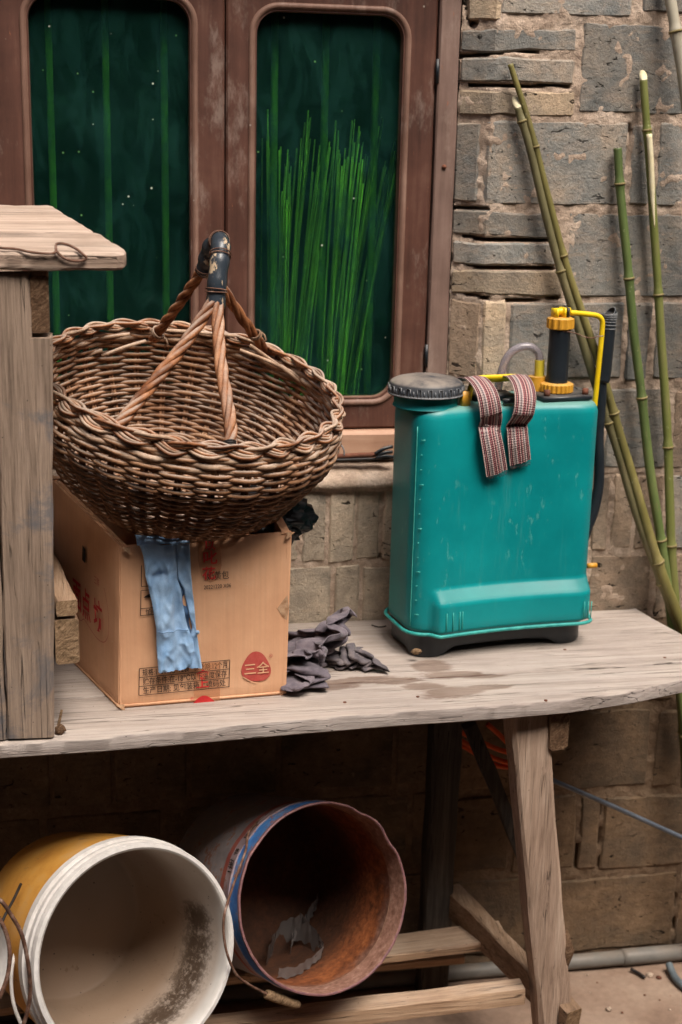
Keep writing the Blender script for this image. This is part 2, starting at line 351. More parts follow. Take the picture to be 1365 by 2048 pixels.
# wicker
def wick(name, a, b, c_):
    t = NT(name); o = t.coord(); n = t.noise(o, 34, 6, .65); n2 = t.noise(o, 200, 4, .6); rv = t.n('ObjectInfo').outputs['Random']
    c = t.ramp(t.math('ADD', t.math('MULTIPLY', n, .75), t.math('MULTIPLY', t.math('SUBTRACT', rv, .5), .16)), [(.26, a), (.42, b), (.58, c_)])
    nz = t.sep(t.n('NewGeometry').outputs['Normal'])[2]
    du = t.math('MULTIPLY', t.step(nz, .1, .9), t.step(t.noise(o, 12, 4), .3, .6)); c = t.mix(t.math('MULTIPLY', du, .75), c, srgb(182, 166, 152))
    c = t.mix(.4, c, t.ramp(n2, [(.3, (.6, .6, .6, 1)), (.7, (1.2, 1.2, 1.2, 1))]), 'MULTIPLY')
    n6 = t.noise(o, 520, 3, .7); c = t.mix(.5, c, t.ramp(n6, [(.3, (.62, .6, .58, 1)), (.7, (1.25, 1.25, 1.25, 1))]), 'MULTIPLY')
    return t.done(c, .75, t.bump(t.math('ADD', n2, n6), .6, .0012), 0, .2)
MT['wicker'] = wick('wicker', srgb(92, 62, 42), srgb(148, 105, 74), srgb(186, 146, 112))
MT['wicker_pale'] = wick('wicker_pale', srgb(122, 95, 74), srgb(174, 142, 116), srgb(204, 178, 154))
MT['handle_rod'] = wick('handle_rod', srgb(104, 60, 34), srgb(160, 104, 66), srgb(192, 142, 104))
t = NT('black_tape'); o = t.coord(); n = t.noise(t.mapv(o, (1, 1, .5)), 45, 6, .7); n2 = t.noise(o, 120, 3)
c = t.mix(t.step(n, .56, .60), srgb(44, 52, 60), srgb(186, 164, 136)); MT['tape'] = t.done(c, t.math('MULTIPLY_ADD', n2, .3, .18), t.bump(n, .4, .003), 0, .5)
MT['black_wire'] = m_plain('black_wire', [srgb(22, 20, 20), srgb(46, 40, 38)], 30, .5, .2)
MT['wire_rusty'] = m_plain('rusty_wire', [srgb(60, 42, 34), srgb(104, 72, 56), srgb(150, 128, 116)], 60, .8, .3)
# cardboard
t = NT('cardboard'); o = t.coord(); n = t.noise(o, 5, 5, .6); fl = t.noise(t.mapv(o, (160, 160, 6)), 1, 3, .5); n2 = t.noise(o, 150, 4, .6)
c = t.ramp(n, [(.3, srgb(202, 150, 114)), (.55, srgb(218, 168, 131)), (.75, srgb(226, 184, 150))]); c = t.mix(.25, c, t.ramp(fl, [(.3, (.8, .8, .8, 1)), (.7, (1.1, 1.1, 1.1, 1))]), 'MULTIPLY')
sc = t.step(t.noise(t.mapv(o, (1, 1, 6)), 26, 6, .7), .66, .7); c = t.mix(t.math('MULTIPLY', sc, .45), c, srgb(222, 190, 160)); MT['card'] = t.done(c, .72, t.bump(t.math('ADD', fl, n2), .18, .0015), 0, .25)
MT['card_torn'] = m_plain('torn_cardboard', [srgb(150, 108, 76), srgb(206, 172, 140)], 90, .9, .5)
MT['ink_red'] = m_plain('red_ink', [srgb(190, 36, 40), srgb(208, 56, 56)], 60, .7, .05)
MT['ink_pale_red'] = m_plain('faded_red_ink', [srgb(176, 68, 62), srgb(194, 92, 80)], 90, .7, .05)
MT['ink_black'] = m_plain('black_ink', [srgb(34, 28, 26), srgb(62, 52, 46)], 90, .7, .05)
t = NT('clear_tape'); t.done(srgb(206, 140, 96), .25, None, 0, .5); trn = t.n('BsdfTransparent'); mx = t.n('MixShader'); mx.inputs[0].default_value = .35
t.t.links.new(trn.outputs[0], mx.inputs[1]); t.t.links.new(t.b.outputs[0], mx.inputs[2]); t.t.links.new(mx.outputs[0], t.out.inputs[0]); MT['clear_tape'] = t.m
# fabrics
def fabric(name, cols, scale, weave, rough=.9, bumpd=.001):
    t = NT(name); o = t.coord(); n = t.noise(o, scale, 6, .6); w = t.noise(o, weave, 3, .6)
    c = t.ramp(n, [(.3, cols[0]), (.5, cols[1]), (.7, cols[2])]); c = t.mix(.4, c, t.ramp(w, [(.3, (.7, .7, .7, 1)), (.7, (1.2, 1.2, 1.2, 1))]), 'MULTIPLY')
    t.b.inputs['Sheen Weight'].default_value = .15
    return t.done(c, rough, t.bump(t.math('ADD', w, t.math('MULTIPLY', n, .8)), .45, bumpd), 0, .15)
MT['denim'] = fabric('pale_blue_cotton', [srgb(120, 158, 200), srgb(146, 180, 216), srgb(168, 198, 228)], 22, 900)
MT['denim_dark'] = fabric('blue_cotton_shaded', [srgb(60, 88, 124), srgb(78, 108, 146), srgb(94, 124, 160)], 22, 900)  # darkened blue: shade inside the cuff slit painted in; also the seam
MT['rag'] = fabric('grey_rag', [srgb(74, 68, 73), srgb(104, 96, 104), srgb(130, 119, 124)], 30, 700, .95, .002)
MT['rag2'] = fabric('grey_rag_tan', [srgb(70, 65, 67), srgb(98, 91, 95), srgb(130, 119, 117)], 34, 700, .95, .002)
t = NT('strap_webbing'); uv = t.coord('UV'); x, y, z = t.sep(uv); rv = t.n('ObjectInfo').outputs['Random']
K = srgb(52, 34, 40); Rr = srgb(128, 58, 68); Pk = srgb(178, 148, 142); Gy = srgb(150, 140, 140)
stops = []
seq = [Pk, K, Rr, K, Pk, Gy, K, Gy, Pk, Rr, K, Rr, Pk, K, Rr, Pk, K, Gy, Pk, K, Rr, K, Pk]
for i, c_ in enumerate(seq): stops.append((i / len(seq), c_))
c = t.ramp(x, stops, 'CONSTANT'); dots = t.math('SINE', t.math('MULTIPLY', y, 1500.0)); dx = t.math('SINE', t.math('MULTIPLY', x, 72.0))
dm = t.math('MULTIPLY', t.step(dots, -.2, .3), t.step(dx, -.6, .2)); c = t.mix(t.math('MULTIPLY', dm, .42), c, srgb(196, 176, 168))
hgt = t.math('ADD', t.math('MULTIPLY', dots, .5), t.math('MULTIPLY', dx, .5)); MT['strap'] = t.done(c, .9, t.bump(hgt, .5, .0012), 0, .15)
# plastics, metals
t = NT('teal_plastic'); o = t.coord(); n = t.noise(o, 7, 5, .6); n2 = t.noise(t.mapv(o, (1, 1, .4)), 70, 6, .7)
c = t.ramp(n, [(.3, srgb(0, 122, 126)), (.7, srgb(4, 142, 144))]); scr = t.math('MULTIPLY', t.step(n2, .60, .66), t.step(t.noise(o, 5, 3), .42, .58)); drp = t.step(t.noise(t.mapv(o, (9, 9, .8)), 4, 7, .75), .56, .72); c = t.mix(t.math('MULTIPLY', drp, .13), c, srgb(120, 160, 146)); c = t.mix(t.math('MULTIPLY', scr, .32), c, srgb(110, 180, 168))
nz = t.sep(t.n('NewGeometry').outputs['Normal'])[2]; c = t.mix(t.math('MULTIPLY', t.step(nz, .35, .95), .45), c, srgb(150, 168, 150))
MT['teal'] = t.done(c, t.math('MULTIPLY_ADD', n, .12, .34), t.bump(t.noise(o, 260, 3), .06, .001), 0, .4); t.b.inputs['Subsurface Weight'].default_value = .0
MT['teal_edge'] = m_plain('teal_worn_flange', [srgb(10, 128, 126), srgb(70, 170, 160)], 60, .45, .1)
MT['teal_mark'] = m_plain('teal_scuffed_edge', [srgb(40, 150, 142), srgb(84, 176, 164)], 40, .5, .1)
MT['black_plastic'] = m_plain('black_plastic', [srgb(24, 30, 36), srgb(36, 42, 48)], 9, .42, .08, spec=.45, dust=(srgb(120, 112, 104), .5))
MT['lid_plastic'] = m_plain('dusty_black_lid', [srgb(40, 46, 54), srgb(58, 62, 68)], 9, .5, .1, dust=(srgb(142, 132, 122), .85))
MT['lid_rib'] = m_plain('worn_lid_rib', [srgb(70, 76, 84), srgb(150, 150, 150)], 90, .5, .1)
MT['amber'] = m_plain('amber_plastic', [srgb(196, 138, 40), srgb(222, 166, 62)], 16, .4, .08, dust=(srgb(190, 160, 110), .4))
MT['yellow'] = m_plain('yellow_plastic', [srgb(222, 186, 20), srgb(240, 206, 36)], 12, .35, .05)
MT['lemon'] = m_plain('lemon_plastic', [srgb(206, 184, 52), srgb(222, 204, 84)], 12, .4, .05)
t = NT('clear_hose'); t.done(srgb(196, 188, 196), .25, None, 0, .5); t.b.inputs['Transmission Weight'].default_value = .7; MT['hose'] = t.m
MT['rust_bolt'] = m_plain('rusty_bolt', [srgb(84, 52, 40), srgb(122, 74, 54)], 80, .8, .4)
MT['bamboo_g'] = None

def bamboo_mat(name, a, b, c_):
    t = NT(name); o = t.coord(); n = t.noise(t.mapv(o, (1, 1, .25)), 20, 6, .6); n2 = t.noise(o, 150, 4)
    lg = t.noise(t.mapv(o, (1, 1, 1)), 3.5, 4, .6); c = t.ramp(t.math('ADD', t.math('MULTIPLY', n, .55), t.math('MULTIPLY', lg, .45)), [(.36, a), (.5, b), (.64, c_)]); c = t.mix(t.math('MULTIPLY', t.step(t.noise(t.mapv(o, (2, 2, .6)), 26, 8, .75), .54, .66), .45), c, srgb(128, 112, 84)); sp = t.step(t.noise(o, 90, 5, .7), .64, .68); c = t.mix(t.math('MULTIPLY', sp, .35), c, srgb(190, 190, 150))
    return t.done(c, .5, t.bump(n2, .1, .001), 0, .35)
MT['bamboo_g'] = bamboo_mat('bamboo_green', srgb(70, 84, 48), srgb(94, 110, 62), srgb(118, 126, 76))
MT['bamboo_o'] = bamboo_mat('bamboo_olive', srgb(90, 84, 50), srgb(118, 110, 62), srgb(146, 134, 88))
MT['bamboo_d'] = bamboo_mat('bamboo_drab', srgb(86, 80, 56), srgb(114, 108, 76), srgb(136, 124, 92))
MT['bamboo_d2'] = bamboo_mat('bamboo_green_brown', srgb(92, 92, 50), srgb(112, 118, 62), srgb(130, 124, 80))
MT['bamboo_p'] = bamboo_mat('bamboo_pale', srgb(140, 134, 118), srgb(164, 156, 138), srgb(180, 172, 152))
MT['bamboo_cut'] = m_plain('bamboo_cut', [srgb(206, 192, 150), srgb(226, 216, 184)], 40, .7, .1)
MT['bamboo_node'] = m_plain('bamboo_node', [srgb(142, 130, 90), srgb(120, 104, 62)], 50, .7, .1)


# ------------------------------------------------------------------ two cloths dropped on a board: the folds of the rags
def cloth_heap(N, w, h, seed, frames_, squeeze):
    me = bpy.data.meshes.new('drop_board'); me.from_pydata([(-1, -1, 0), (1, -1, 0), (1, 1, 0), (-1, 1, 0)], [], [(0, 1, 2, 3)]); fl = bpy.data.objects.new('drop_board', me); COL.objects.link(fl)
    fl.modifiers.new('c', 'COLLISION'); fl.collision.thickness_outer = .002; fl.collision.cloth_friction = 25
    M2 = max(8, int(N * h / w)); v = []; f = []
    for j in range(M2 + 1):
        for i in range(N + 1):
            v.append(((i / N - .5) * w * squeeze + .02 * noise.noise((i * .2, j * .2, seed)), .03 * noise.noise((i * .12, j * .12, seed + 5)) + .013 * math.sin(i * .8 + j * .15 + seed), .012 + j / M2 * h))
    for j in range(M2):
        for i in range(N): k = j * (N + 1) + i; f.append((k, k + 1, k + N + 2, k + N + 1))
    me2 = bpy.data.meshes.new('drop_cloth'); me2.from_pydata(v, [], f); o = bpy.data.objects.new('drop_cloth', me2); COL.objects.link(o)
    m = o.modifiers.new('c', 'CLOTH'); s = m.settings; s.quality = 5; s.mass = .15; s.tension_stiffness = 8; s.bending_stiffness = .6; s.air_damping = 1.5
    q = m.collision_settings; q.use_self_collision = True; q.self_distance_min = .003; q.distance_min = .002; q.collision_quality = 2
    for fr in range(1, frames_ + 1): S.frame_set(fr)
    e = o.evaluated_get(bpy.context.evaluated_depsgraph_get()); co = np.array([tuple(p.co) for p in e.data.vertices])
    for ob in (o, fl): d_ = ob.data; bpy.data.objects.remove(ob); bpy.data.meshes.remove(d_)
    S.frame_set(1); co[:, :2] -= (co[:, :2].min(0) + co[:, :2].max(0)) / 2; co[:, 2] -= co[:, 2].min(); return co, f
HEAP1 = cloth_heap(34, .26, .30, 3, 34, .55); HEAP2 = cloth_heap(30, .22, .14, 11, 34, .5)

# ================================================================== THE SETTING
FLOOR = -0.02
def terrain(name, xs, ys, lift, amp, mat):
    v = [(x, y, FLOOR + lift + amp * nz3(x * 4, y * 4, 0) + .6 * amp * nz3(x * 19, y * 19, 3)) for y in ys for x in xs]; w = len(xs)
    f = [(q * w + i, q * w + i + 1, (q + 1) * w + i + 1, (q + 1) * w + i) for q in range(len(ys) - 1) for i in range(w - 1)]
    o = mesh(name, v, f, mat); o['kind'] = 'structure'
MT['dark_ground'] = m_plain('low_bounce_ground', [srgb(52, 44, 38), srgb(70, 58, 48), srgb(86, 72, 60)], 4, .9, .6, 50, .2, bdist=.01)  # out-of-view ground made dark to cut the light bounced under the bench
terrain('ground', np.concatenate([np.linspace(-60, -1.5, 6), np.linspace(-1.2, 2.2, 14), np.linspace(2.5, 60, 6)]), np.concatenate([np.linspace(-80, -1.6, 8), np.linspace(-1.4, 0.4, 8), np.linspace(.6, 20, 3)]), -.03, .006, MT['dark_ground'])
terrain('pavement', np.concatenate([np.linspace(-2.55, -1.2, 8), np.linspace(-1.1, 2.2, 70), np.linspace(2.3, 4.1, 8)]), np.linspace(-.85, .06, 40), 0, .004, MT['ground'])

# ---- brick wall -------------------------------------------------------
XC, XF, YF = 0.806, 0.750, 0.050            # reveal corner, window-frame edge, depth of the frame face
SPL = math.hypot(XC - XF, YF)
def wpos(s, z, out):
    """point on the wall surface, s = x on the front face, turning into the splayed reveal left of XC (only above the sill)"""
    if s >= XC or z < 1.12 or z > 2.13 or s < .5: return (s, -out, z)
    t = XC - s; dx, dy = -(XC - XF) / SPL, YF / SPL
    nx, ny = -YF / SPL, -(XC - XF) / SPL
    k = min(1, t / .012)
    return (XC + dx * t + nx * out * k, dy * t + ny * out * k - out * (1 - k), z)
def px_s(u, v):
    uc = 997 - .048 * v
    if u >= uc: return ay(u, v, 0)[0]
    uf = 925 - .044 * v
    return XC - SPL * (uc - u) / (uc - uf)
wall = thing('brick_wall', 'old weathered grey and tan brick wall around the window behind the bench', 'wall', (0.5, 0, FLOOR))
NB = [0]
def brick(s0, s1, z0, z1, mat, tilt=0.0, proud=None, low=False):
    NB[0] += 1; sd_ = NB[0] * 3.37; e = .0035
    pr = rnd.uniform(-.001, .0030) if proud is None else proud
    ss = [s0, s0 + e] + list(np.linspace(s0 + e, s1 - e, 3 if low or s1 - s0 < .07 else 6)[1:-1]) + [s1 - e, s1]
    if s0 < XC < s1 and z0 > 1.12: ss = sorted([q for q in ss if abs(q - XC) > .012] + [XC - .003, XC + .004])
    zs = [z0, z0 + e, (z0 + z1) / 2, z1 - e, z1] if z1 - z0 > .08 and not low else [z0, z0 + e, z1 - e, z1]
    v = []; f = []; n, m_ = len(ss), len(zs)
    for j, z in enumerate(zs):
        for i, s in enumerate(ss):
            edge = i in (0, n - 1) or j in (0, m_ - 1); corner = i in (0, n - 1) and j in (0, m_ - 1)
            js = .005 * nz3(s * 60, z * 60, sd_); jz = .004 * nz3(s * 17, j // 2 + sd_, z * 3) + .003 * nz3(s * 55, j // 2 + sd_, z * 9) + tilt * (s - (s0 + s1) / 2)
            s2 = s + (js if i in (0, 1, n - 2, n - 1) else 0) + (.004 if corner and i == 0 else -.004 if corner else 0)
            z2 = z + jz + (.003 if corner and j == 0 else -.003 if corner else 0)
            d = pr + .0012 * nz3(s * 14, z * 14, sd_) - (.0035 if edge else 0)
            v.append(wpos(s2, z2, d))
    for j in range(m_ - 1):
        for i in range(n - 1): f.append((j * n + i, j * n + i + 1, (j + 1) * n + i + 1, (j + 1) * n + i))
    bd = list(range(n)) + [j * n + n - 1 for j in range(1, m_)] + [(m_ - 1) * n + i for i in range(n - 2, -1, -1)] + [j * n for j in range(m_ - 2, 0, -1)]
    k = len(v)
    for q in bd: v.append((v[q][0], v[q][1] + .055, v[q][2]))
    for i in range(len(bd)): a, b = bd[i], bd[(i + 1) % len(bd)]; f.append((b, a, k + i, k + (i + 1) % len(bd)))
    return mesh('brick', v, f, MT[mat], wall, sharp=24)
G, T_, B_ = 'brick_grey', 'brick_tan', 'brick_brown'
PXB = [  # u0, u1, v0, v1, material, tilt  (measured on the face of the wall)
 (938, 998, -60, 38, T_, 0), (1006, 1268, -70, 31, G, 0), (1290, 1450, -60, 26, G, 0),
 (922, 1154, 57, 103, G, .03), (921, 1148, 116, 166, G, .0), (916, 1148, 181, 232, T_, .01), (1162, 1420, 50, 228, G, 0),
 (910, 958, 246, 405, G, 0), (967, 1252, 243, 410, G, 0), (1263, 1303, 248, 411, G, 0), (1315, 1450, 246, 412, G, 0),
 (905, 1112, 424, 474, G, -.02), (905, 1115, 486, 531, G, 0), (902, 1124, 541, 591, T_, .0), (1136, 1430, 428, 594, G, 0),
 (896, 958, 604, 758, B_, 0), (966, 1010, 604, 757, T_, 0), (1019, 1245, 606, 758, G, 0), (1256, 1300, 606, 760, G, 0), (1310, 1440, 606, 758, G, 0),
 (890, 955, 772, 936, T_, 0), (962, 1010, 772, 936, T_, 0), (1018, 1205, 776, 938, G, 0), (1214, 1336, 778, 937, G, 0), (1346, 1450, 782, 936, B_, 0),
 (880, 1060, 952, 1096, B_, 0), (1068, 1178, 952, 1096, T_, 0), (1187, 1216, 950, 1098, B_, 0), (1225, 1266, 950, 1097, B_, 0), (1275, 1326, 952, 1096, B_, 0), (1335, 1460, 950, 1094, G, 0),
 (880, 1010, 1112, 1240, T_, 0), (1020, 1170, 1112, 1240, T_, 0), (1180, 1300, 1112, 1240, B_, 0), (1312, 1365, 1110, 1238, B_, 0), (1374, 1480, 1110, 1236, B_, 0),
 (880, 1090, 1258, 1404, B_, 0), (1100, 1190, 1258, 1404, B_, 0), (1200, 1400, 1256, 1400, B_, 0),
 (902, 1050, 1422, 1578, B_, 0), (1060, 1296, 1424, 1576, B_, 0), (1312, 1360, 1422, 1572, B_, 0), (1370, 1500, 1420, 1570, B_, 0),
 (880, 1020, 1596, 1742, B_, 0), (1030, 1150, 1594, 1740, B_, 0), (1160, 1196, 1594, 1738, B_, 0), (1207, 1420, 1590, 1732, B_, 0),
 (880, 1095, 1760, 1904, B_, 0), (1112, 1346, 1754, 1896, B_, 0), (1356, 1500, 1748, 1888, B_, 0),
 # under the window: soldier course and the course below it
 (520, 566, 964, 1120, T_, 0), (572, 621, 962, 1122, B_, 0), (628, 671, 962, 1124, B_, 0), (677, 723, 962, 1123, T_, 0), (729, 771, 961, 1119, B_, 0), (779, 824, 960, 1118, T_, 0), (831, 872, 960, 1118, B_, 0),
 (585, 677, 1134, 1250, T_, 0), (685, 729, 1130, 1250, T_, 0), (737, 866, 1132, 1250, T_, 0), (490, 576, 1136, 1252, B_, 0)]
for u0, u1, v0, v1, mt, tl in PXB:
    um, vm = (u0 + u1) / 2, (v0 + v1) / 2
    s0, s1 = px_s(u0, vm), px_s(u1, vm); uf = max(um, 1000)
    z1, z0 = ay(um, v0, 0)[2], ay(um, v1, 0)[2]
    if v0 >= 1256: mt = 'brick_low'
    elif u1 < 880 and v0 > 900: mt = 'brick_pale'
    brick(s0, s1, z0, z1, mt, tl)
# the same bond goes on where the photo does not look
def fill(x0, x1, z0, z1, wmin, wmax, mats):
    x = x0
    while x < x1 - .03:
        w = rnd.uniform(wmin, wmax); w = min(w, x1 - x); brick(x + .005, x + w - .005, z0, z1, rnd.choice(mats), low=True); x += w
zr = lambda v, u=1150: ay(u, v, 0)[2]
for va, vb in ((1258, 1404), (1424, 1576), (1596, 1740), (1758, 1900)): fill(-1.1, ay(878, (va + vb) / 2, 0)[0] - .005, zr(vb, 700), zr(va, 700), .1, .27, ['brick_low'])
fill(-1.1, ay(486, 1190, 0)[0], zr(1250, 500), zr(1136, 500), .1, .25, [B_, T_]); fill(-1.1, ay(516, 1040, 0)[0], zr(1122, 500), zr(964, 500), .048, .056, [B_, T_])
for va, vb in ((-60, 30), (50, 228), (246, 412), (428, 594), (606, 758), (780, 936), (950, 1095), (1110, 1236), (1258, 1400), (1422, 1570), (1592, 1734), (1752, 1890)):
    xr = ay({-60: 1452, 50: 1424, 246: 1454, 428: 1434, 606: 1444, 780: 1454, 950: 1464, 1110: 1484, 1258: 1404, 1422: 1504, 1592: 1424, 1752: 1504}[va], (va + vb) / 2, 0)[0]
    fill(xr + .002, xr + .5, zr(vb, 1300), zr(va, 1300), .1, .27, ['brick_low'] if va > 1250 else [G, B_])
for k_ in range(2): fill(-1.1, 1.7, 2.14 + k_ * .165, 2.295 + k_ * .165, .1, .27, [G, T_])
for k_ in range(6): fill(-1.1, -.175, 1.14 + k_ * .165, 1.295 + k_ * .165, .1, .27, [G, T_])
GAPS = [([(921, 112), (955, 109), (1000, 103), (1030, 97), (1075, 101)], .0085), ([(940, 171), (1000, 172), (1100, 170), (1140, 172)], .006), ([(925, 474), (960, 479), (1000, 481), (1060, 481), (1104, 478)], .0075),
        ([(925, 526), (950, 534), (985, 537), (1030, 536), (1110, 536)], .007), ([(903, 582), (940, 592), (980, 597)], .005), ([(1010, 602), (1070, 600), (1120, 597)], .004), ([(928, -20), (940, 12), (945, 44)], .022),
        ([(905, 420), (980, 418)], .003), ([(1258, 250), (1260, 262)], .006), ([(1200, 1610), (1200, 1735)], .004), ([(1155, 1690), (1155, 1735)], .006), ([(672, 965), (690, 962)], .005), ([(770, 1100), (772, 1110)], .006), ([(1350, 1780), (1350, 1890)], .003), ([(1264, 262), (1256, 400)], .003)]
GW = []
for pl, w in GAPS:
    q = np.array([[px_s(u, v), ay(max(u, 1000), v, 0)[2]] for u, v in pl]); GW.append((q, w))
def gapdepth(sx, sz):
    d = np.zeros_like(sx)
    for q, w in GW:
        for a, b in zip(q[:-1], q[1:]):
            ab = b - a; t = np.clip(((sx - a[0]) * ab[0] + (sz - a[1]) * ab[1]) / (ab @ ab), 0, 1)
            dd = np.hypot(sx - a[0] - t * ab[0], sz - a[1] - t * ab[1]); d = np.maximum(d, np.clip((w * .5 - dd) / (w * .35), 0, 1))
    return d
def mortar_sheet(name, s0, s1, z0, z1, st, seed, mat='mortar'):
    ns, nz_ = int((s1 - s0) / st), int((z1 - z0) / st); ss = np.linspace(s0, s1, ns + 1); zs = np.linspace(z0, z1, nz_ + 1)
    A, Bz = np.meshgrid(ss, zs); gd = gapdepth(A, Bz); v = []
    for j in range(nz_ + 1):
        for i in range(ns + 1):
            s, z = ss[i], zs[j]
            out = -.0026 + .0040 * nz3(s * 22, z * 30, seed) + .003 * nz3(s * 75, z * 75, seed + 4) - .05 * gd[j, i]
            p = wpos(s, z, 0); q = wpos(s, z, out); v.append(q if out > -.02 else (p[0], p[1] - out, p[2]))
    w = ns + 1; f = [(j * w + i, j * w + i + 1, (j + 1) * w + i + 1, (j + 1) * w + i) for j in range(nz_) for i in range(ns)]
    return mesh(name, v, f, MT[mat], wall)
mortar_sheet('mortar', XC - SPL, 1.34, 1.12, 2.12, .0045, 1); mortar_sheet('mortar', .40, 1.34, .80, 1.12, .0055, 5); mortar_sheet('mortar', -.8, .40, .80, 1.12, .012, 9); mortar_sheet('mortar', .40, 1.34, FLOOR - .02, .80, .0055, 5, 'mortar_shaded'); mortar_sheet('mortar', -.8, .40, FLOOR - .02, .80, .012, 9, 'mortar_shaded')
mortar_sheet('mortar', 1.34, 1.9, FLOOR - .02, 2.12, .02, 13); mortar_sheet('mortar', -1.15, 1.9, 2.12, 2.5, .03, 15); mortar_sheet('mortar', -1.15, -.17, 1.12, 2.12, .03, 17); mortar_sheet('mortar', -1.15, -.8, FLOOR - .02, 1.12, .03, 19)
mortar_sheet('mortar', -2.65, -1.15, FLOOR - .02, 2.5, .06, 21); mortar_sheet('mortar', 1.9, 4.25, FLOOR - .02, 2.5, .06, 23); mortar_sheet('mortar', -2.65, 4.25, 2.5, 3.6, .1, 25)
# sloping mortar cap under the window
def capf(a, b):
    x = -.2 + (.99) * a; y = -.008 + .066 * b; z = 1.117 + .030 * b ** .8 + .003 * nz3(x * 25, y * 40, 2) + .0015 * nz3(x * 90, y * 90, 2)
    return (x, y + .003 * nz3(x * 30, 0, 6), z if b > 0 else z)
v, f, uv = sheet(150, 8, capf, .02, (0, 0, 1)); mesh('mortar_cap', v, f, MT['mortar'], wall)

# ---- window -----------------------------------------------------------
win = thing('casement_window', 'brown wooden two-leaf window with dark green glass panes', 'window', (.3, YF, 1.147))
WZ0, WZ1 = 1.1475, 2.12
def beam(name, x0, x1, y0, y1, z0, z1, mat, par, ax=0, sd_=1, bev=.003, wob=.0012):
    c = np.array([(x0 + x1) / 2, (y0 + y1) / 2, (z0 + z1) / 2])
    if ax == 0: v, f = bar((x0, c[1], c[2]), (x1, c[1], c[2]), y1 - y0, z1 - z0, (0, 0, 1), bev, 14, wob, seed=sd_)
    else: v, f = bar((c[0], c[1], z0), (c[0], c[1], z1), x1 - x0, y1 - y0, (0, 1, 0), bev, 20, wob, seed=sd_)
    return mesh(name, v, f, mat, par, sharp=35)
beam('jamb', .7085, .7495, YF - .002, YF + .07, WZ0 + .064, WZ1, MT['frame_pale'], win, 2, 2)
beam('jamb', -.168, -.125, YF - .002, YF + .07, WZ0 + .064, WZ1, MT['frame_pale'], win, 2, 3)
beam('sill_board', -.170, .7515, YF - .012, YF + .08, WZ0, WZ0 + .0625, MT['frame_pale_h'], win, 0, 4, .008)
beam('head_board', -.168, .7495, YF, YF + .07, WZ1, WZ1 + .05, MT['frame_pale_h'], win, 0, 5)
def rrect(x0, x1, z0, z1, r, n=10):
    P = []
    for cx_, cz_, a0 in ((x1 - r, z1 - r, 0), (x0 + r, z1 - r, 90), (x0 + r, z0 + r, 180), (x1 - r, z0 + r, 270)):
        for i in range(n + 1): a = R_(a0 + 90 * i / n); P.append((cx_ + r * math.cos(a), cz_ + r * math.sin(a)))
    return P
def casement(x0, x1, px0, px1, pz0, pz1, z0, z1, sd_):
    c = bpy.data.objects.new('casement', None); link(c, win); PINV[c.name] = Matrix.Identity(4)
    y0, y1 = YF + .004, YF + .042; r = .042
    # frame: front face from outer rectangle to the rounded opening
    inn = rrect(px0, px1, pz0, pz1, r); n = len(inn); out = []
    for x, z in inn:
        # cast outwards to the outer rectangle
        cxm, czm = (px0 + px1) / 2, (pz0 + pz1) / 2
        if True:
            fx = (x - (px1 - r)) / r if x > cxm else ((px0 + r) - x) / r; fz = (z - (pz1 - r)) / r if z > czm else ((pz0 + r) - z) / r
            k = max(fx, fz); ex, ez = fx / k, fz / k
            ox = px1 - r + ex * (x1 - px1 + r) if x > cxm else px0 + r - ex * (px0 + r - x0); oz = pz1 - r + ez * (z1 - pz1 + r) if z > czm else pz0 + r - ez * (pz0 + r - z0)
        out.append((ox, oz))
    v = []; f = []
    bvl = .004
    cm = ((x0 + x1) / 2, (z0 + z1) / 2)
    rings = [[(x, y1, z) for x, z in out], [(x, y0 + bvl, z) for x, z in out], [(x + (bvl if x < cm[0] else -bvl) * (abs(x - (x0 if x < cm[0] else x1)) < 1e-6), y0, z + (bvl if z < cm[1] else -bvl) * (abs(z - (z0 if z < cm[1] else z1)) < 1e-6)) for x, z in out],
             [(x, y0, z) for x, z in inn], [(x, y1, z) for x, z in inn]]
    for rg in rings: v += rg
    for a in range(len(rings) - 1):
        for i in range(n): j = (i + 1) % n; f.append((a * n + i, (a + 1) * n + i, (a + 1) * n + j, a * n + j))
    for i in range(n): j = (i + 1) % n; f.append((4 * n + i, i, j, 4 * n + j))
    mesh('leaf_frame', v, f, MT['frame_dark'], c, sharp=30)
    # half-round moulding round the pane
    prof = [(.0155, .004), (.0145, -.002), (.011, -.005), (.006, -.004), (.002, .001), (-.0005, .010), (-.001, .022)]   # (outwards, depth)
    v = []; f = []; k = len(prof); P2 = np.array(inn)
    nx = np.roll(P2, -1, 0) - np.roll(P2, 1, 0); nx /= np.linalg.norm(nx, axis=1)[:, None] + 1e-9; nr = np.stack([nx[:, 1], -nx[:, 0]], 1)
    for i in range(n):
        for o_, d_ in prof: q = P2[i] + nr[i] * o_; v.append((q[0], y0 + d_, q[1]))
    for i in range(n):
        j = (i + 1) % n
        for a in range(k - 1): f.append((i * k + a, i * k + a + 1, j * k + a + 1, j * k + a))
    mesh('moulding', v, f, MT['moulding'], c, sharp=60)
    g = [(x * 1.0, YF + .024, z) for x, z in rrect(px0 - .003, px1 + .003, pz0 - .003, pz1 + .003, r)]
    ng = len(g); g += [(x, y + .003, z) for x, y, z in g]; gf_ = [tuple(range(ng)), tuple(range(2 * ng - 1, ng - 1, -1))] + [((i + 1) % ng, i, ng + i, ng + (i + 1) % ng) for i in range(ng)]
    mesh('pane', g, gf_, MT['glass'], c, smooth=False)
    return c
c1 = casement(.3042, .7055, .3612, .6405, 1.2745, 2.003, 1.2125, 2.116, 1)
c2 = casement(-.122, .3015, -.0535, .2371, 1.2745, 2.016, 1.2125, 2.116, 2)
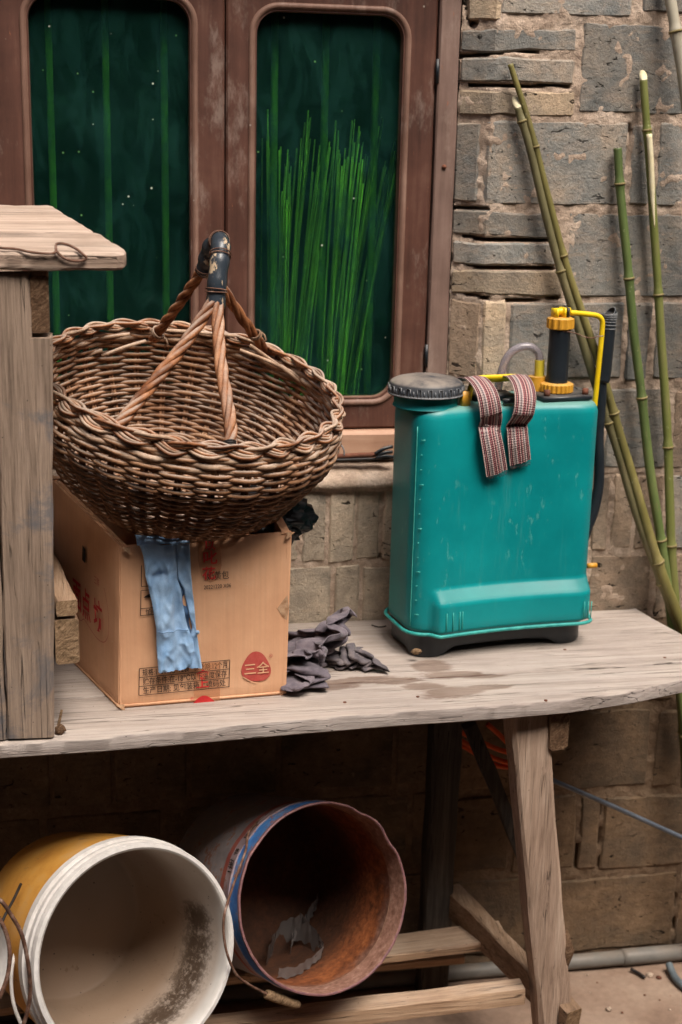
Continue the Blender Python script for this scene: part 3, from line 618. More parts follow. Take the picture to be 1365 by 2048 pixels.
for z in (1.905, 1.36): v, f = cyl((.707, YF - .001, z - .022), (.707, YF - .001, z + .022), .0035, k=10); mesh('hinge', v, f, MT['black_plastic'], c1)
v, f = cyl((.7275, YF - .004, 1.728), (.7275, YF + .002, 1.728), .0045, k=12); mesh('screw', v, f, MT['rust_bolt'], win)
for u in (104, 215, 330, 548, 648, 748):
    x = ay(u, 300, .115)[0]; v, f = bar((x, .115, 1.16), (x, .115, 2.11), .013, .013, (0, 1, 0), .002, 4, .0006); mesh('security_bar', v, f, MT['bar'], win)
v, f, uv = grid(1, 1, lambda a, b: (0, 0, 0))
rv = [(-.4, .13, .6), (1.0, .13, .6), (1.0, 1.9, .6), (-.4, 1.9, .6), (-.4, .13, 2.35), (1.0, .13, 2.35), (1.0, 1.9, 2.35), (-.4, 1.9, 2.35)]
fr_ = []   # front wall of the room with the window opening
X = [-.4, -.13, .715, 1.0]; Z = [.6, 1.16, 2.12, 2.35]; base = len(rv)
for zz in Z:
    for xx in X: rv.append((xx, .13, zz))
for j in range(3):
    for i in range(3):
        if (i, j) != (1, 1): k = base + j * 4 + i; fr_.append((k, k + 1, k + 5, k + 4))
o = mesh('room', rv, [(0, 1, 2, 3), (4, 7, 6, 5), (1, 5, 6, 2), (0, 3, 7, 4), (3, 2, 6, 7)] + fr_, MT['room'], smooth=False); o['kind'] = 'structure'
# stalks standing behind the right-hand pane
def stalks(label, tops, bx, n, grp):
    t = thing('straw_bundle', label, 'straw', (bx, .24, 1.02), grp)
    for i in range(n):
        u, v_ = tops(i); y = rnd.uniform(.095, .22); p1 = ay(u, v_, y); p0 = np.array([bx + (p1[0] - bx) * .35 + rnd.uniform(-.02, .02), y + rnd.uniform(0, .02), 1.02])
        mid = (p0 + p1) / 2 + np.array([(p1[0] - bx) * -.08, 0, 0])
        v, f, uv = tube(spline([p0, mid, p1], 8), np.linspace(.0021, .0015, 8) * rnd.uniform(.7, 1.25), 5); mesh('stalk', v, f, MT['straw'], t)
def ltop(i): u = 524 + 150 * rnd.random(); return u, 300 + 45 * math.sin(u * .09) + rnd.uniform(-50, 60)
def rtop(i): u = 672 + 126 * rnd.random(); return u, 290 + 30 * math.sin(u * .13) + rnd.uniform(-40, 80)
stalks('loose bundle of pale stalks behind the left half of the right pane', ltop, .415, 62, 'stalks behind the glass')
stalks('loose bundle of pale stalks behind the right half of the right pane', rtop, .50, 60, 'stalks behind the glass')
# ================================================================== THE BENCH
ZB = 0.823
bench = thing('workbench', 'rough pale timber workbench with a slatted lower shelf against the brick wall', 'bench', (.5, -.25, FLOOR))
def poly_slab(name, out, z0, z1, mat, parent, step=.012, wob=.002, seed=0, front_drop=None):
    """plank with an irregular outline (list of xy, ccw), slight top relief"""
    P = np.array(out, float); Q = []
    for a, b in zip(P, np.roll(P, -1, 0)):
        n = max(1, int(np.linalg.norm(b - a) / step))
        for i in range(n): Q.append(a + (b - a) * i / n)
    Q = np.array(Q); n = len(Q); c = Q.mean(0); v = []; f = []
    nx = np.roll(Q, -1, 0) - np.roll(Q, 1, 0); nx /= np.linalg.norm(nx, axis=1)[:, None]; nr = np.stack([nx[:, 1], -nx[:, 0]], 1)
    rings = [(0, z0 + .003, -.004), (1, z0 + .006, 0), (2, z1 - .004, 0), (3, z1 - .001, -.002), (4, z1, -.006)]
    for k, z, off in rings:
        for i in range(n):
            w = wob * (nz3(Q[i][0] * 22, Q[i][1] * 22, seed + k * .35) + .7 * nz3(Q[i][0] * 70, Q[i][1] * 70, seed + k * 1.3))
            q = Q[i] + nr[i] * (off + w); v.append((q[0], q[1], z + .5 * w * (k in (0, 1))))
    for k in range(4):
        for i in range(n): j = (i + 1) % n; f.append((k * n + i, k * n + j, (k + 1) * n + j, (k + 1) * n + i))
    f.append(tuple(range(4 * n, 5 * n))); f.append(tuple(range(n - 1, -1, -1)))
    return mesh(name, v, f, mat, parent, sharp=40)
FE = [az(u, v, ZB)[:2] for u, v in ((0, 1487), (200, 1474), (420, 1456), (600, 1440), (800, 1424), (1000, 1411), (1140, 1399), (1260, 1382), (1365, 1360), (1400, 1352))]
FE = [(-.55, FE[0][1] - .012)] + [tuple(p) for p in FE]
EE = [tuple(az(u, v, ZB)[:2]) for u, v in ((1428, 1330), (1420, 1300), (1365, 1268), (1310, 1238), (1272, 1216), (1250, 1213))]
SEAM = [(.98, -.325), (.5, -.333), (-.55, -.345)]
front = FE + EE[:2] + [(EE[2][0] - .004, -.31)] + SEAM
back = [(-.55, -.3435), (.5, -.3315), (.98, -.3235), (EE[2][0] - .003, -.3085)] + [(x, y) for x, y in EE[2:5]] + [(EE[5][0], -.004), (-.55, -.004)]
TH = .031
poly_slab('top_plank', front, ZB - TH, ZB, MT['bench_top'], bench, wob=.0028, seed=3)
poly_slab('top_plank', back, ZB - TH + .002, ZB + .0006, MT['bench_top'], bench, wob=.0012, seed=8)
for u, v_ in ((836, 1394), (1092, 1401), (1330, 1316), (690, 1405), (1130, 1300)):
    p = az(u, v_, ZB); v, f = cyl((p[0], p[1], ZB - .004), (p[0], p[1], ZB + .0012), .0032, k=10); mesh('nail_head', v, f, MT['rust_bolt'], bench)
# legs: splayed front leg in view, its rear partner and the left pair
def timber(name, p0, p1, w, h, up, mat, par, sd_=0, bev=.005, wob=.003, taper=(1, 1), seg=14, ends=None):
    v, f = bar(p0, p1, w, h, up, bev, seg, wob, taper, sd_)
    o = mesh(name, v, f, mat, par, sharp=35, mats=[mat] + ([ends] if ends else []), fm=([0] * (len(f) - 2) + [1, 1]) if ends else None); return o
def leg(xt, yt, xb, yb, sd_): return timber('leg', (xb, yb, FLOOR + .004), (xt, yt, ZB - TH + .001), .066, .06, (0, 1, 0), MT['bench_leg'], bench, sd_, .006, .004, (.98, 1.06))
LT = ay(1062, 1428, -.44); LB = ay(1110, 2048, -.44)
xs_ = LB[0] + (LB[0] - LT[0]) * (LB[2] - FLOOR) / (LT[2] - LB[2])
leg(LT[0], -.405, xs_, -.425, 1)
timber('leg', (.742, -.075, FLOOR + .004), (.742, -.095, ZB - TH), .062, .05, (0, 1, 0), MT['timber_shaded'], bench, 2)
leg(-.42, -.405, -.50, -.425, 3); timber('leg', (-.46, -.075, FLOOR + .004), (-.42, -.095, ZB - TH), .06, .05, (0, 1, 0), MT['timber_shaded'], bench, 4)
pk = ay(1134, 1900, -.42)
v, f = cyl((pk[0] - .012, -.43, pk[2] - .055), (pk[0] - .006, -.43, pk[2] + .05), .012, k=9, rings=[(0, .002), (.2, .010), (.5, .017), (.62, .019), (.8, .010), (1, .002)])
v = [(p[0] + .003 * nz3(p[0] * 90, p[1] * 90, p[2] * 90), p[1] + .003 * nz3(p[2] * 80, 3, p[0] * 80), p[2]) for p in v]; mesh('bark_knot', v, f, MT['endgrain'], bench)
# bearer under the planks (its sawn end shows), lower rail, slats, brace
bt, bb = ay(1140, 1424, -.44), ay(1140, 1500, -.44); bl = ay(1102, 1424, -.44)
timber('bearer', ((bt[0] + bl[0]) / 2 + .001, -.442, (bt[2] + bb[2]) / 2), (.80, -.02, (bt[2] + bb[2]) / 2), bt[0] - bl[0], bt[2] - bb[2] - .003, (0, 0, 1), MT['bench_rail'], bench, 5, .006, .003, ends=MT['endgrain'])
timber('bearer', (-.36, -.44, ZB - TH - .039), (-.36, -.02, ZB - TH - .039), .045, .072, (0, 0, 1), MT['bench_rail'], bench, 6, ends=MT['endgrain'])
r0 = ay(1150, 2012, -.455); r1 = ay(905, 1772, -.08)
timber('lower_rail', (r0[0] - .005, -.465, r0[2] - .03), (r1[0], -.075, r1[2] - .03), .036, .062, (0, 0, 1), MT['bench_rail'], bench, 7, .004, .004, ends=MT['endgrain_pale'])
timber('lower_rail', (-.46, -.465, r0[2] - .03), (-.46, -.075, r1[2] - .03), .04, .062, (0, 0, 1), MT['bench_rail'], bench, 8, ends=MT['endgrain_pale'])
def slat(uL, vL, uR, vR, y, w, h, sd_):
    a, b = ay(uL, vL, y), ay(uR, vR, y); d = (a - b); a2 = b + d * (b[0] + .50) / (b[0] - a[0]) if a[0] > -.5 else a
    timber('shelf_slat', (b[0], y + w / 2, b[2] - h / 2), (a2[0], y + w / 2, a2[2] - h / 2), w, h, (0, 0, 1), MT['bench_slat'], bench, sd_, .003, .0025, ends=MT['endgrain_pale'], seg=26); return b[2]
slat(400, 2058, 1052, 1979, -.425, .042, .036, 9); slat(780, 1911, 1018, 1879, -.21, .075, .020, 10)
timber('shelf_slat', (.80, -.09, .085), (-.5, -.09, .075), .06, .022, (0, 0, 1), MT['bench_slat'], bench, 11)
br0, br1 = ay(938, 1448, -.22), ay(1062, 1745, -.22)
timber('brace', br1, br0, .028, .03, (0, 1, 0), MT['timber_shaded'], bench, 12)

# ================================================================== WOODEN STAND at the left
st = thing('wooden_stand', 'weathered grey timber stand with a sloping board top at the left edge', 'stand', (-.17, -.3, ZB))
yP = -.512
def wplank(name, us, y, th, mat, par, sd_, wob=.0025):
    """upright board: us = (x0 bottom, x1 bottom, x0 top, x1 top, z0, z1)"""
    a, b, c, d, z0, z1 = us; n = 26; v = []; f = []
    for i in range(n + 1):
        t = i / n; xl = a + (c - a) * t; xr = b + (d - b) * t; z = z0 + (z1 - z0) * t
        for q, (x, yy) in enumerate(((xl + .003, y), (xr - .004, y), (xr, y + .004), (xr, y + th - .003), (xr - .003, y + th), (xl + .003, y + th), (xl, y + th - .003), (xl, y + .004))):
            k = wob * (nz3(z * 10, q // 2 * 3.1 + sd_, 2) + .5 * nz3(z * 40, q // 2 * 3.1, sd_)); v.append((x + k, yy + .4 * k, z + (.004 * nz3(x * 40, yy * 40, sd_) if i in (0, n) else 0)))
    for i in range(n):
        for j in range(8): f.append((i * 8 + j, i * 8 + (j + 1) % 8, (i + 1) * 8 + (j + 1) % 8, (i + 1) * 8 + j))
    f.append(tuple(range(7, -1, -1))); f.append(tuple(range(n * 8, n * 8 + 8)))
    return mesh(name, v, f, mat, par, sharp=35)
pb = ay(108, 1482, yP); pt = ay(105, 672, yP); pn = ay(57, 545, yP); xj = ay(11, 1400, yP)[0]
wplank('post_board', (xj + .001, pb[0], xj + .006, pn[0] + .001, ZB + .002, pn[2] - .004), yP, .05, MT['old_post'], st, 1)
wplank('post_board', (pn[0] + .0015, pb[0] - .0006, pn[0] + .0025, pt[0], ZB + .3, pt[2] - .002), yP + .0008, .049, MT['old_post'], st, 6) if False else None
wplank('post_board', (xj - .16, xj - .001, xj - .155, xj + .004, ZB + .002, pn[2] - .004), yP + .002, .05, MT['old_post'], st, 2)
# shoulder of the post below the beam end
sh0 = ay(106, 676, yP); wplank('post_shoulder', (pb[0] - .03, pb[0] + .0008, pn[0] - .004, pt[0], ZB + .003, pt[2] - .003), yP + .0012, .047, MT['old_post'], st, 5)
e0, e1 = ay(57, 549, yP + .006), ay(102, 668, yP + .006)
timber('beam', ((e0[0] + e1[0]) / 2 + .001, yP + .004, (e0[2] + e1[2]) / 2), ((e0[0] + e1[0]) / 2 - .01, -.03, (e0[2] + e1[2]) / 2 + .03), e1[0] - e0[0] - .003, e0[2] - e1[2] - .002, (0, 0, 1), MT['bench_rail'], st, 3, .003, .003, ends=MT['endgrain'])
q0, q1 = ay(110, 1240, yP + .01), ay(160, 1327, yP + .01)
dpt = .40
timber('side_rail', ((q0[0] + q1[0]) / 2, yP + .01, (q0[2] + q1[2]) / 2), ((q0[0] + q1[0]) / 2 - .05, -.07, (q0[2] + q1[2]) / 2), q1[0] - q0[0], q0[2] - q1[2], (0, 0, 1), MT['bench_rail'], st, 13, .004, .003, ends=MT['endgrain_pale'])
q0, q1 = ay(110, 1202, yP + .008), ay(156, 1232, yP + .008)
timber('side_board', ((q0[0] + q1[0]) / 2, yP + .008, (q0[2] + q1[2]) / 2 + .001), ((q0[0] + q1[0]) / 2 - .06, -.07, (q0[2] + q1[2]) / 2 + .001), q1[0] - q0[0], q0[2] - q1[2], (0, 0, 1), MT['bench_rail'], st, 14, .004, .003, ends=MT['endgrain_pale'])
timber('back_post', (-.10, -.07, ZB + .003), (-.10, -.07, 1.60), .05, .045, (0, 1, 0), MT['old_post'], st, 15); timber('back_post', (-.26, -.07, ZB + .003), (-.26, -.07, 1.60), .05, .045, (0, 1, 0), MT['old_post'], st, 16)
# sloping board top: three boards, each rising to the back
zf = ay(200, 506, -.525)[2]
def topz(y): return zf + (y + .525) * .150
def tboard(y0, y1, xr0, xr1, sd_):
    n = 20; v = []; f = []
    def row(y, xr):
        z = topz(y); return z
    pts = []
    L = -.36
    for (y, xr) in ((y0, xr0), (y1, xr1)):
        pts.append((xr, y))
    out = [(L, y0), (xr0 - .016, y0), (xr0 - .004, y0 + .006), (xr0, y0 + .02), (xr1 + .003, y1 - .01), (xr1 - .006, y1), (L, y1)]
    P = np.array(out); Q = []
    for a, b in zip(P, np.roll(P, -1, 0)):
        m = max(1, int(np.linalg.norm(b - a) / .012))
        for i in range(m): Q.append(a + (b - a) * i / m)
    n = len(Q)
    for k, (dz, ins) in enumerate(((-.026, .004), (-.022, 0), (-.004, 0), (0, .004))):
        for x, y in Q:
            w = .0025 * nz3(x * 20, y * 20, sd_ + k * .4) + .0015 * nz3(x * 80, y * 80, sd_ + k)
            s = 1 - ins / .1; cx_, cy_ = -.1, (y0 + y1) / 2
            v.append((x - (ins if x > 0 else 0) + w, y + (ins if y < cy_ else -ins) + w, topz(y) + dz + .5 * w))
    for k in range(3):
        for i in range(n): j = (i + 1) % n; f.append((k * n + i, k * n + j, (k + 1) * n + j, (k + 1) * n + i))
    f.append(tuple(range(3 * n, 4 * n))); f.append(tuple(range(n - 1, -1, -1)))
    mesh('top_board', v, f, MT['old_board'], st, sharp=40)
def zslope(u, v):   # meet the sloping top
    d = ray(u, v); n_ = np.array([0, -.150, 1.0]); p = np.array([0, -.525, zf]); t_ = ((p - CAM) @ n_) / (d @ n_); return CAM + d * t_
A = zslope(255, 506); B = zslope(186, 466); Cc = zslope(100, 411)
tboard(-.525, B[1], A[0], B[0] + .012, 1); tboard(B[1] + .0015, min(Cc[1], -.02), B[0], Cc[0] + .0, 2)
wr = [ay(u, v, -.530) for u, v in ((-60, 494), (0, 497), (30, 499), (60, 504), (90, 507), (111, 505), (113, 490), (130, 489), (150, 497), (166, 508), (173, 517), (160, 522), (142, 521), (125, 514), (114, 503), (118, 508))]
wr = [p + np.array([0, .05 if i < 1 else .01 if p[2] > zf + .003 else 0, 0.0]) for i, p in enumerate(wr)]
v, f, uv = tube(spline(wr, 90), .0021, 6); tag(mesh('wire_loop', v, f, MT['wire_rusty']), 'thin dark wire with a loop at its end on the board top', 'wire')
tw = [ay(u, v, -.47) for u, v in ((116, 1462), (118, 1448), (121, 1434), (124, 1420))]
tw0 = thing('twig', 'small dry twig stub lying beside the foot of the timber post', 'twig', tuple(az(118, 1462, ZB)))
v, f, uv = tube(spline(tw, 8), [.003, .003, .0026, .0026, .0024, .0022, .0022, .002], 6); mesh('stem', v, f, MT['endgrain_pale'], tw0)
v, f = cyl(az(113, 1466, ZB + .004), az(128, 1452, ZB + .012), .008, k=9, rings=[(0, .003), (.3, .009), (.6, .007), (.85, .009), (1, .003)]); mesh('knot', v, f, MT['endgrain'], tw0)

# ================================================================== CARDBOARD BOX
FL, FR = np.array([.0701, -.3996, ZB]), np.array([.3659, -.3761, ZB]); BL, BR = np.array([-.0292, -.100, ZB]), np.array([.330, -.075, ZB])
FLt, FRt = np.array([.0775, -.395, 1.106]), np.array([.3725, -.3735, 1.117]); BLt, BRt = np.array([-.0440, -.100, 1.160]), np.array([.352, -.075, 1.155])
box = thing('cardboard_box', 'open tan cardboard box with red and black print under the wicker basket', 'box', (.18, -.28, ZB))
def panel(name, a, b, at_, bt_, sd_, nu=30, nv=24, bulge=.004, th=.006):
    e = (b - a) / np.linalg.norm(b - a); up = (at_ + bt_ - a - b); up /= np.linalg.norm(up); nrm = np.cross(e, up); nrm /= np.linalg.norm(nrm)
    def fn(s, t):
        base = a + (b - a) * s; top = at_ + (bt_ - at_) * s; tt = min(1, t / .93)
        p = base + (top - base) * tt
        p = p + nrm * (bulge * math.sin(math.pi * s) * math.sin(math.pi * tt) + .0012 * nz3(s * 5, tt * 5, sd_) + .0005 * nz3(s * 22, tt * 16, sd_))
        if t < .04: p = p - nrm * .003 * (1 - t / .04)
        if t > .93: q = (t - .93) / .07; ang = q * math.pi * .8; p = p - nrm * (.006 * (1 - math.cos(ang))) + up * .006 * math.sin(ang)
        if s < .02 or s > .98: p = p - nrm * .0025
        return p
    v, f, uv = sheet(nu, nv, fn, th, nrm); o = mesh(name, v, f, MT['card'], box, sharp=60); return e, up, nrm
eF, upF, nF = panel('front_panel', FL, FR, FLt, FRt, 1); eL, upL, nL = panel('side_panel', BL, FL, BLt, FLt, 2, bulge=.003)
panel('side_panel', FR, BR, FRt, BRt, 3); panel('back_panel', BR, BL, BRt, BLt, 4)
v, f, uv = sheet(4, 4, lambda s, t: (FL * (1 - s) + FR * s) * (1 - t) + (BL * (1 - s) + BR * s) * t + np.array([0, 0, .007]), .005, (0, 0, 1)); mesh('bottom_panel', v, f, MT['card'], box)
def pf(u, v, off=.0062):   # on the printed front of the box (follows its bulge)
    p = aplane(u, v, FL, nF); s = np.clip((p - FL) @ eF / np.linalg.norm(FR - FL), 0, 1); t = np.clip((p[2] - ZB) / .29, 0, 1)
    return p + nF * (off - .0042 + .004 * math.sin(math.pi * s) * math.sin(math.pi * t))
# torn corners
for k, (p, s_) in enumerate(((FLt + np.array([.010, -.003, .003]), 1), (FRt + np.array([-.004, -.003, .004]), -1), (FL + np.array([.004, -.001, .006]), 1))):
    v, f, uv = grid(5, 4, lambda a, b: p + np.array([s_ * (a - .5) * .014 + .003 * nz3(a * 3, b * 3, k), -.003 - .003 * b + .003 * nz3(a * 4, b * 4, k + 5), .004 - .012 * b * a])); mesh('torn_corner', v, f, MT['card_torn'], box)
tr0 = [pf(u, v, .0046) for u, v in ((555, 1216), (570, 1196), (575, 1190), (578, 1215), (574, 1240), (565, 1232))]
trc = np.mean(tr0, 0); mesh('torn_patch', [p + nF * .0006 for p in tr0] + [p - nF * .002 for p in tr0], [(0, 1, 2, 3, 4, 5)] + [((i + 1) % 6, i, 6 + i, 6 + (i + 1) % 6) for i in range(6)], MT['card_torn'], box, smooth=False)
def text_mesh(body, org, ex, ey, h, mat, parent, name='printed_text', sx=1.0, align='LEFT', space=1.0, bold=0.0, rot=0.0, fit=None):
    cu = bpy.data.curves.new('t', 'FONT'); cu.body = body; cu.align_x = align; cu.space_character = space; cu.resolution_u = 3; cu.offset = bold
    ob = bpy.data.objects.new('t', cu); COL.objects.link(ob); dg = bpy.context.evaluated_depsgraph_get(); me = bpy.data.meshes.new_from_object(ob.evaluated_get(dg)); bpy.data.objects.remove(ob); bpy.data.curves.remove(cu)
    n = len(me.vertices); co = np.zeros(n * 3, np.float32); me.vertices.foreach_get('co', co); co = co.reshape(-1, 3)
    if fit: sx = fit / ((co[:, 0].max() - co[:, 0].min()) * h)
    c, s = math.cos(rot), math.sin(rot); X = (co[:, 0] * c - co[:, 1] * s) * h * sx; Y = (co[:, 0] * s + co[:, 1] * c) * h
    W_ = np.asarray(org)[None] + X[:, None] * np.asarray(ex)[None] + Y[:, None] * np.asarray(ey)[None]
    me.vertices.foreach_set('co', W_.astype(np.float32).ravel()); me.materials.clear(); me.materials.append(mat); me.update()
    return link(bpy.data.objects.new(name, me), parent)
def strip(pts, w, mat, parent, name, closed=False, nrm=None):
    """thin printed line"""
    P = np.array(pts); n = len(P); T = np.roll(P, -1, 0) - np.roll(P, 1, 0) if closed else np.gradient(P, axis=0); T /= np.linalg.norm(T, axis=1)[:, None]; Nn = np.cross(T, nrm)
    v = list(P + Nn * w / 2) + list(P - Nn * w / 2); f = [(i, n + i, n + (i + 1) % n, (i + 1) % n) for i in range(n if closed else n - 1)]
    return mesh(name, v, f, mat, parent, smooth=False)
def pline(a, b, w=.0012, mat='ink_black', k=10): return strip([pf(a[0] + (b[0] - a[0]) * i / k, a[1] + (b[1] - a[1]) * i / k) for i in range(k + 1)], w, MT[mat], box, 'printed_line', nrm=nF)
TL, TR_, BLc, BRc = (279, 1336), (459, 1318), (278, 1390), (458, 1372)
for k in range(4): t_ = k / 3; pline((TL[0], TL[1] + (BLc[1] - TL[1]) * t_), (TR_[0], TR_[1] + (BRc[1] - TR_[1]) * t_))
pline(TL, BLc); pline(TR_, BRc)
exf = np.array(pf(459, 1336)) - np.array(pf(279, 1354)); exf /= np.linalg.norm(exf); eyf = np.cross(nF, exf)
tx = lambda s, u, v, h, m='ink_black', **k: text_mesh(s, pf(u, v), exf, eyf, h, MT[m], box, **k)
tx('规格:1×500克×12袋   保质期:12个月', 285, 1350, .0138, fit=.147, bold=.004); tx('贮存条件:在-18℃以下温度保存', 286, 1368, .0142, fit=.146, bold=.004); tx('生产日期: 见包装箱上喷码处', 286, 1386, .0142, fit=.144, bold=.004)
tx('奶黄包', 413, 1158, .0165, fit=.038); tx('20221220 X06', 407, 1177, .0100, fit=.047, bold=.004)
for a, b in (((283, 1130), (283, 1172)), ((283, 1172), (330, 1168)), ((282, 1180), (330, 1176)), ((282, 1180), (281, 1230)), ((281, 1230), (330, 1225)), ((281, 1216), (330, 1212))): pline(a, b)
tx('怕雨', 291, 1227, .011, bold=.004)
um = [(287, 1194), (293, 1189), (300, 1186), (308, 1186), (316, 1189), (322, 1194)]; mesh('printed_umbrella', [pf(u, v) for u, v in um], [tuple(range(5, -1, -1))], MT['ink_black'], box, smooth=False); pline((304, 1186), (304, 1208))
# red mark: rounded three-cornered shape with two pale characters
def blob(cu_, cv_, ru, rv_, mat, off=.0060, name='printed_logo', n=48):
    q = []
    for i in range(n):
        a = 2 * math.pi * i / n; r = 1 + .085 * math.cos(3 * (a - math.pi / 2)); q.append(pf(cu_ + ru * r * math.cos(a), cv_ - rv_ * r * math.sin(a), off))
    return mesh(name, q, [tuple(range(n))], MT[mat], box, smooth=False)
blob(512, 1334, 29, 30, 'ink_pale_red'); tx('三全', 487, 1347, .0232, 'card', name='logo_text', sx=1.0, bold=.012).location.y -= .0006
strip([pf(485 + 30 * k / 10, 1352 + 12 * math.sin(k / 10 * 1.6), .0066) for k in range(11)], .0016, MT['card'], box, 'logo_line', nrm=nF); tx('®', 538, 1314, .009, 'ink_pale_red')
# strip of tape down the middle with red characters, and half a mark at the lower edge
tp = [(395, 1084), (440, 1080), (443, 1130), (436, 1158), (420, 1164), (402, 1150), (396, 1120)]
mesh('tape_strip', [pf(u, v, .0058) for u, v in tp], [tuple(range(6, -1, -1))], MT['clear_tape'], box, smooth=False)
mesh('tape_strip', [pf(u, v, .0058) for u, v in ((388, 1326), (440, 1322), (440, 1403), (388, 1407))], [(0, 3, 2, 1)], MT['clear_tape'], box, smooth=False)
for s_, u, v_, h in (('以', 408, 1098, .020), ('叱', 405, 1126, .026), ('花', 404, 1156, .024)): tx(s_, u, v_, h, 'ink_red', name='tape_text', bold=.02)
tx('食', 391, 1358, .020, 'ink_red', name='tape_text', bold=.025, sx=1.3); tx('上', 392, 1374, .018, 'ink_red', name='tape_text', bold=.02, sx=1.3)
hb = [pf(386 + 44 * i / 12, 1405.5 - 14 * math.sin(math.pi * i / 12) - 3 * i / 12, .0063) for i in range(13)]; mesh('tape_logo', hb, [tuple(range(12, -1, -1))], MT['ink_red'], box, smooth=False); tx('®', 381, 1400, .008, 'ink_red')
# red lettering on the side of the box
def pl_(u, v, off=.0045):
    p = aplane(u, v, FL, nL); s = np.clip((p - BL) @ eL / np.linalg.norm(FL - BL), 0, 1); t = np.clip((p[2] - ZB) / .29, 0, 1); return p + nL * (off - .0024 + .003 * math.sin(math.pi * s) * math.sin(math.pi * t))
for s_, u, v_, h, sx_ in (('面', 152, 1205, .062, .75), ('点', 170, 1225, .062, .75), ('坊', 193, 1248, .062, .75)): text_mesh(s_, pl_(u, v_), eL, upL, h, MT['ink_red'], box, name='side_text', sx=sx_, bold=.015)
text_mesh('三鲜', pl_(193, 1164), eL, upL, .017, MT['ink_pale_red'], box, name='side_text', sx=.8)
oc = [pl_(u, v) for u, v in spline([(212, 1175), (219, 1215), (221, 1262), (214, 1283), (200, 1277), (185, 1255), (174, 1238), (166, 1240), (158, 1222), (152, 1205)], 50)]
strip(oc, .0012, MT['ink_pale_red'], box, 'printed_line', nrm=nL)
mesh('printed_mark', [pl_(u, v) for u, v in ((169, 1090), (175, 1098), (175, 1126), (169, 1119))], [(0, 3, 2, 1)], MT['ink_black'], box, smooth=False)

# ---- blue shirt sleeve hanging over the box front
shirt = thing('shirt_sleeve', 'pale blue shirt sleeve with open cuff hanging over the box front', 'shirt', tuple(aplane(345, 1200, FL, nF)))
LE = [(1083, 272), (1090, 279), (1110, 286), (1150, 290), (1200, 302), (1250, 309), (1300, 311), (1333, 313)]; RE = [(1080, 378), (1110, 380), (1150, 381), (1200, 387), (1250, 390), (1290, 396), (1330, 402)]
SA = [(1080, 348), (1153, 353), (1175, 360), (1200, 364), (1230, 369), (1250, 374), (1275, 384), (1298, 387), (1312, 384), (1334, 372)]
SB = [(1080, 348), (1153, 353.5), (1175, 366), (1200, 371), (1230, 378), (1250, 384), (1262, 380), (1300, 368), (1334, 360)]
def ip(T, v): a = np.array(T); return float(np.interp(v, a[:, 0], a[:, 1]))
def sl(u, v, off):
    fold = .0035 * math.sin((u - 300) * .075 + v * .010) + .007 * nz3(u * .022, v * .009, 4) + .0035 * nz3(u * .05 + v * .03, v * .02 - u * .02, 9) + .0012 * nz3(u * .15, v * .06, 2) + .0050 * (1 - abs(nz3(u * .030 + v * .006, v * .012 - u * .012, 14))) ** 5 + .0028 * (1 - abs(nz3(u * .05 - v * .012, v * .02 + u * .012, 21))) ** 6 + .005 * (1 - sstep(u, 340 + (v - 1150) * .01, 348 + (v - 1150) * .01)) * sstep(v, 1120, 1170)
    dent = -.007 * math.exp(-((u - 318) / 22) ** 2 - ((v - 1146 + (u - 318) * .25) / 7) ** 2)
    k = min(1, (v - 1083) / 30)
    return aplane(u, v, FL, nF) + nF * (.0105 + off + (fold + dent) * (.4 + .6 * k))
def lay(name, le, re, v0, v1, off, mat, nu=26, nv=44, endf=None):
    def fn(a, b):
        v_ = v0 + (v1 - v0) * b; l, r = ip(le, v_), ip(re, v_); u = l + (r - l) * a
        if endf: v_ = min(v_, endf(u))
        ed = .004 * (max(0, 1 - a / .08) + max(0, 1 - (1 - a) / .08)); return sl(u, v_, off - ed)
    v, f, uv = sheet(nu, nv, fn, .0012, nF); return mesh(name, v, f, mat, shirt, sharp=70)
lay('sleeve_front', LE, SA, 1085, 1256, .003, MT['denim']); lay('sleeve_flap', SB, RE, 1085, 1330, .0, MT['denim'], 18); lay('shaded_inner_layer', [(1150, 340), (1330, 345)], [(1150, 368), (1330, 392)], 1150, 1322, -.006, MT['denim_dark'], 12)
lay('cuff', LE, SA, 1253, 1334, .0052, MT['denim'], endf=lambda u: 1334 - max(0, (u - 352)) ** 2 * .012)
def over(a, b):
    u = 272 + 106 * a; ang = b * math.pi * .62; base = aplane(u, 1086 - 3 * a, FL, nF); fold = .004 * math.sin((u - 300) * .16 + 13)
    return base + nF * (-.013 + .027 * math.cos(ang) + fold * .4) + np.array([0, 0, .012 * math.sin(ang) - .02 * max(0, b - .75) + .002 * nz3(u * .05, b * 2, 3)])
v, f, uv = grid(26, 14, over); mesh('sleeve_fold', v, f, MT['denim'], shirt)
for vv in (1254,): strip([sl(312 + 62 * k / 20, vv, .0078) for k in range(21)], .0012, MT['denim_dark'], shirt, 'seam', nrm=nF)
v, f = cyl(sl(391, 1256, .006), sl(391, 1256, .0085), .0035, k=12); mesh('button', v, f, MT['denim'], shirt)
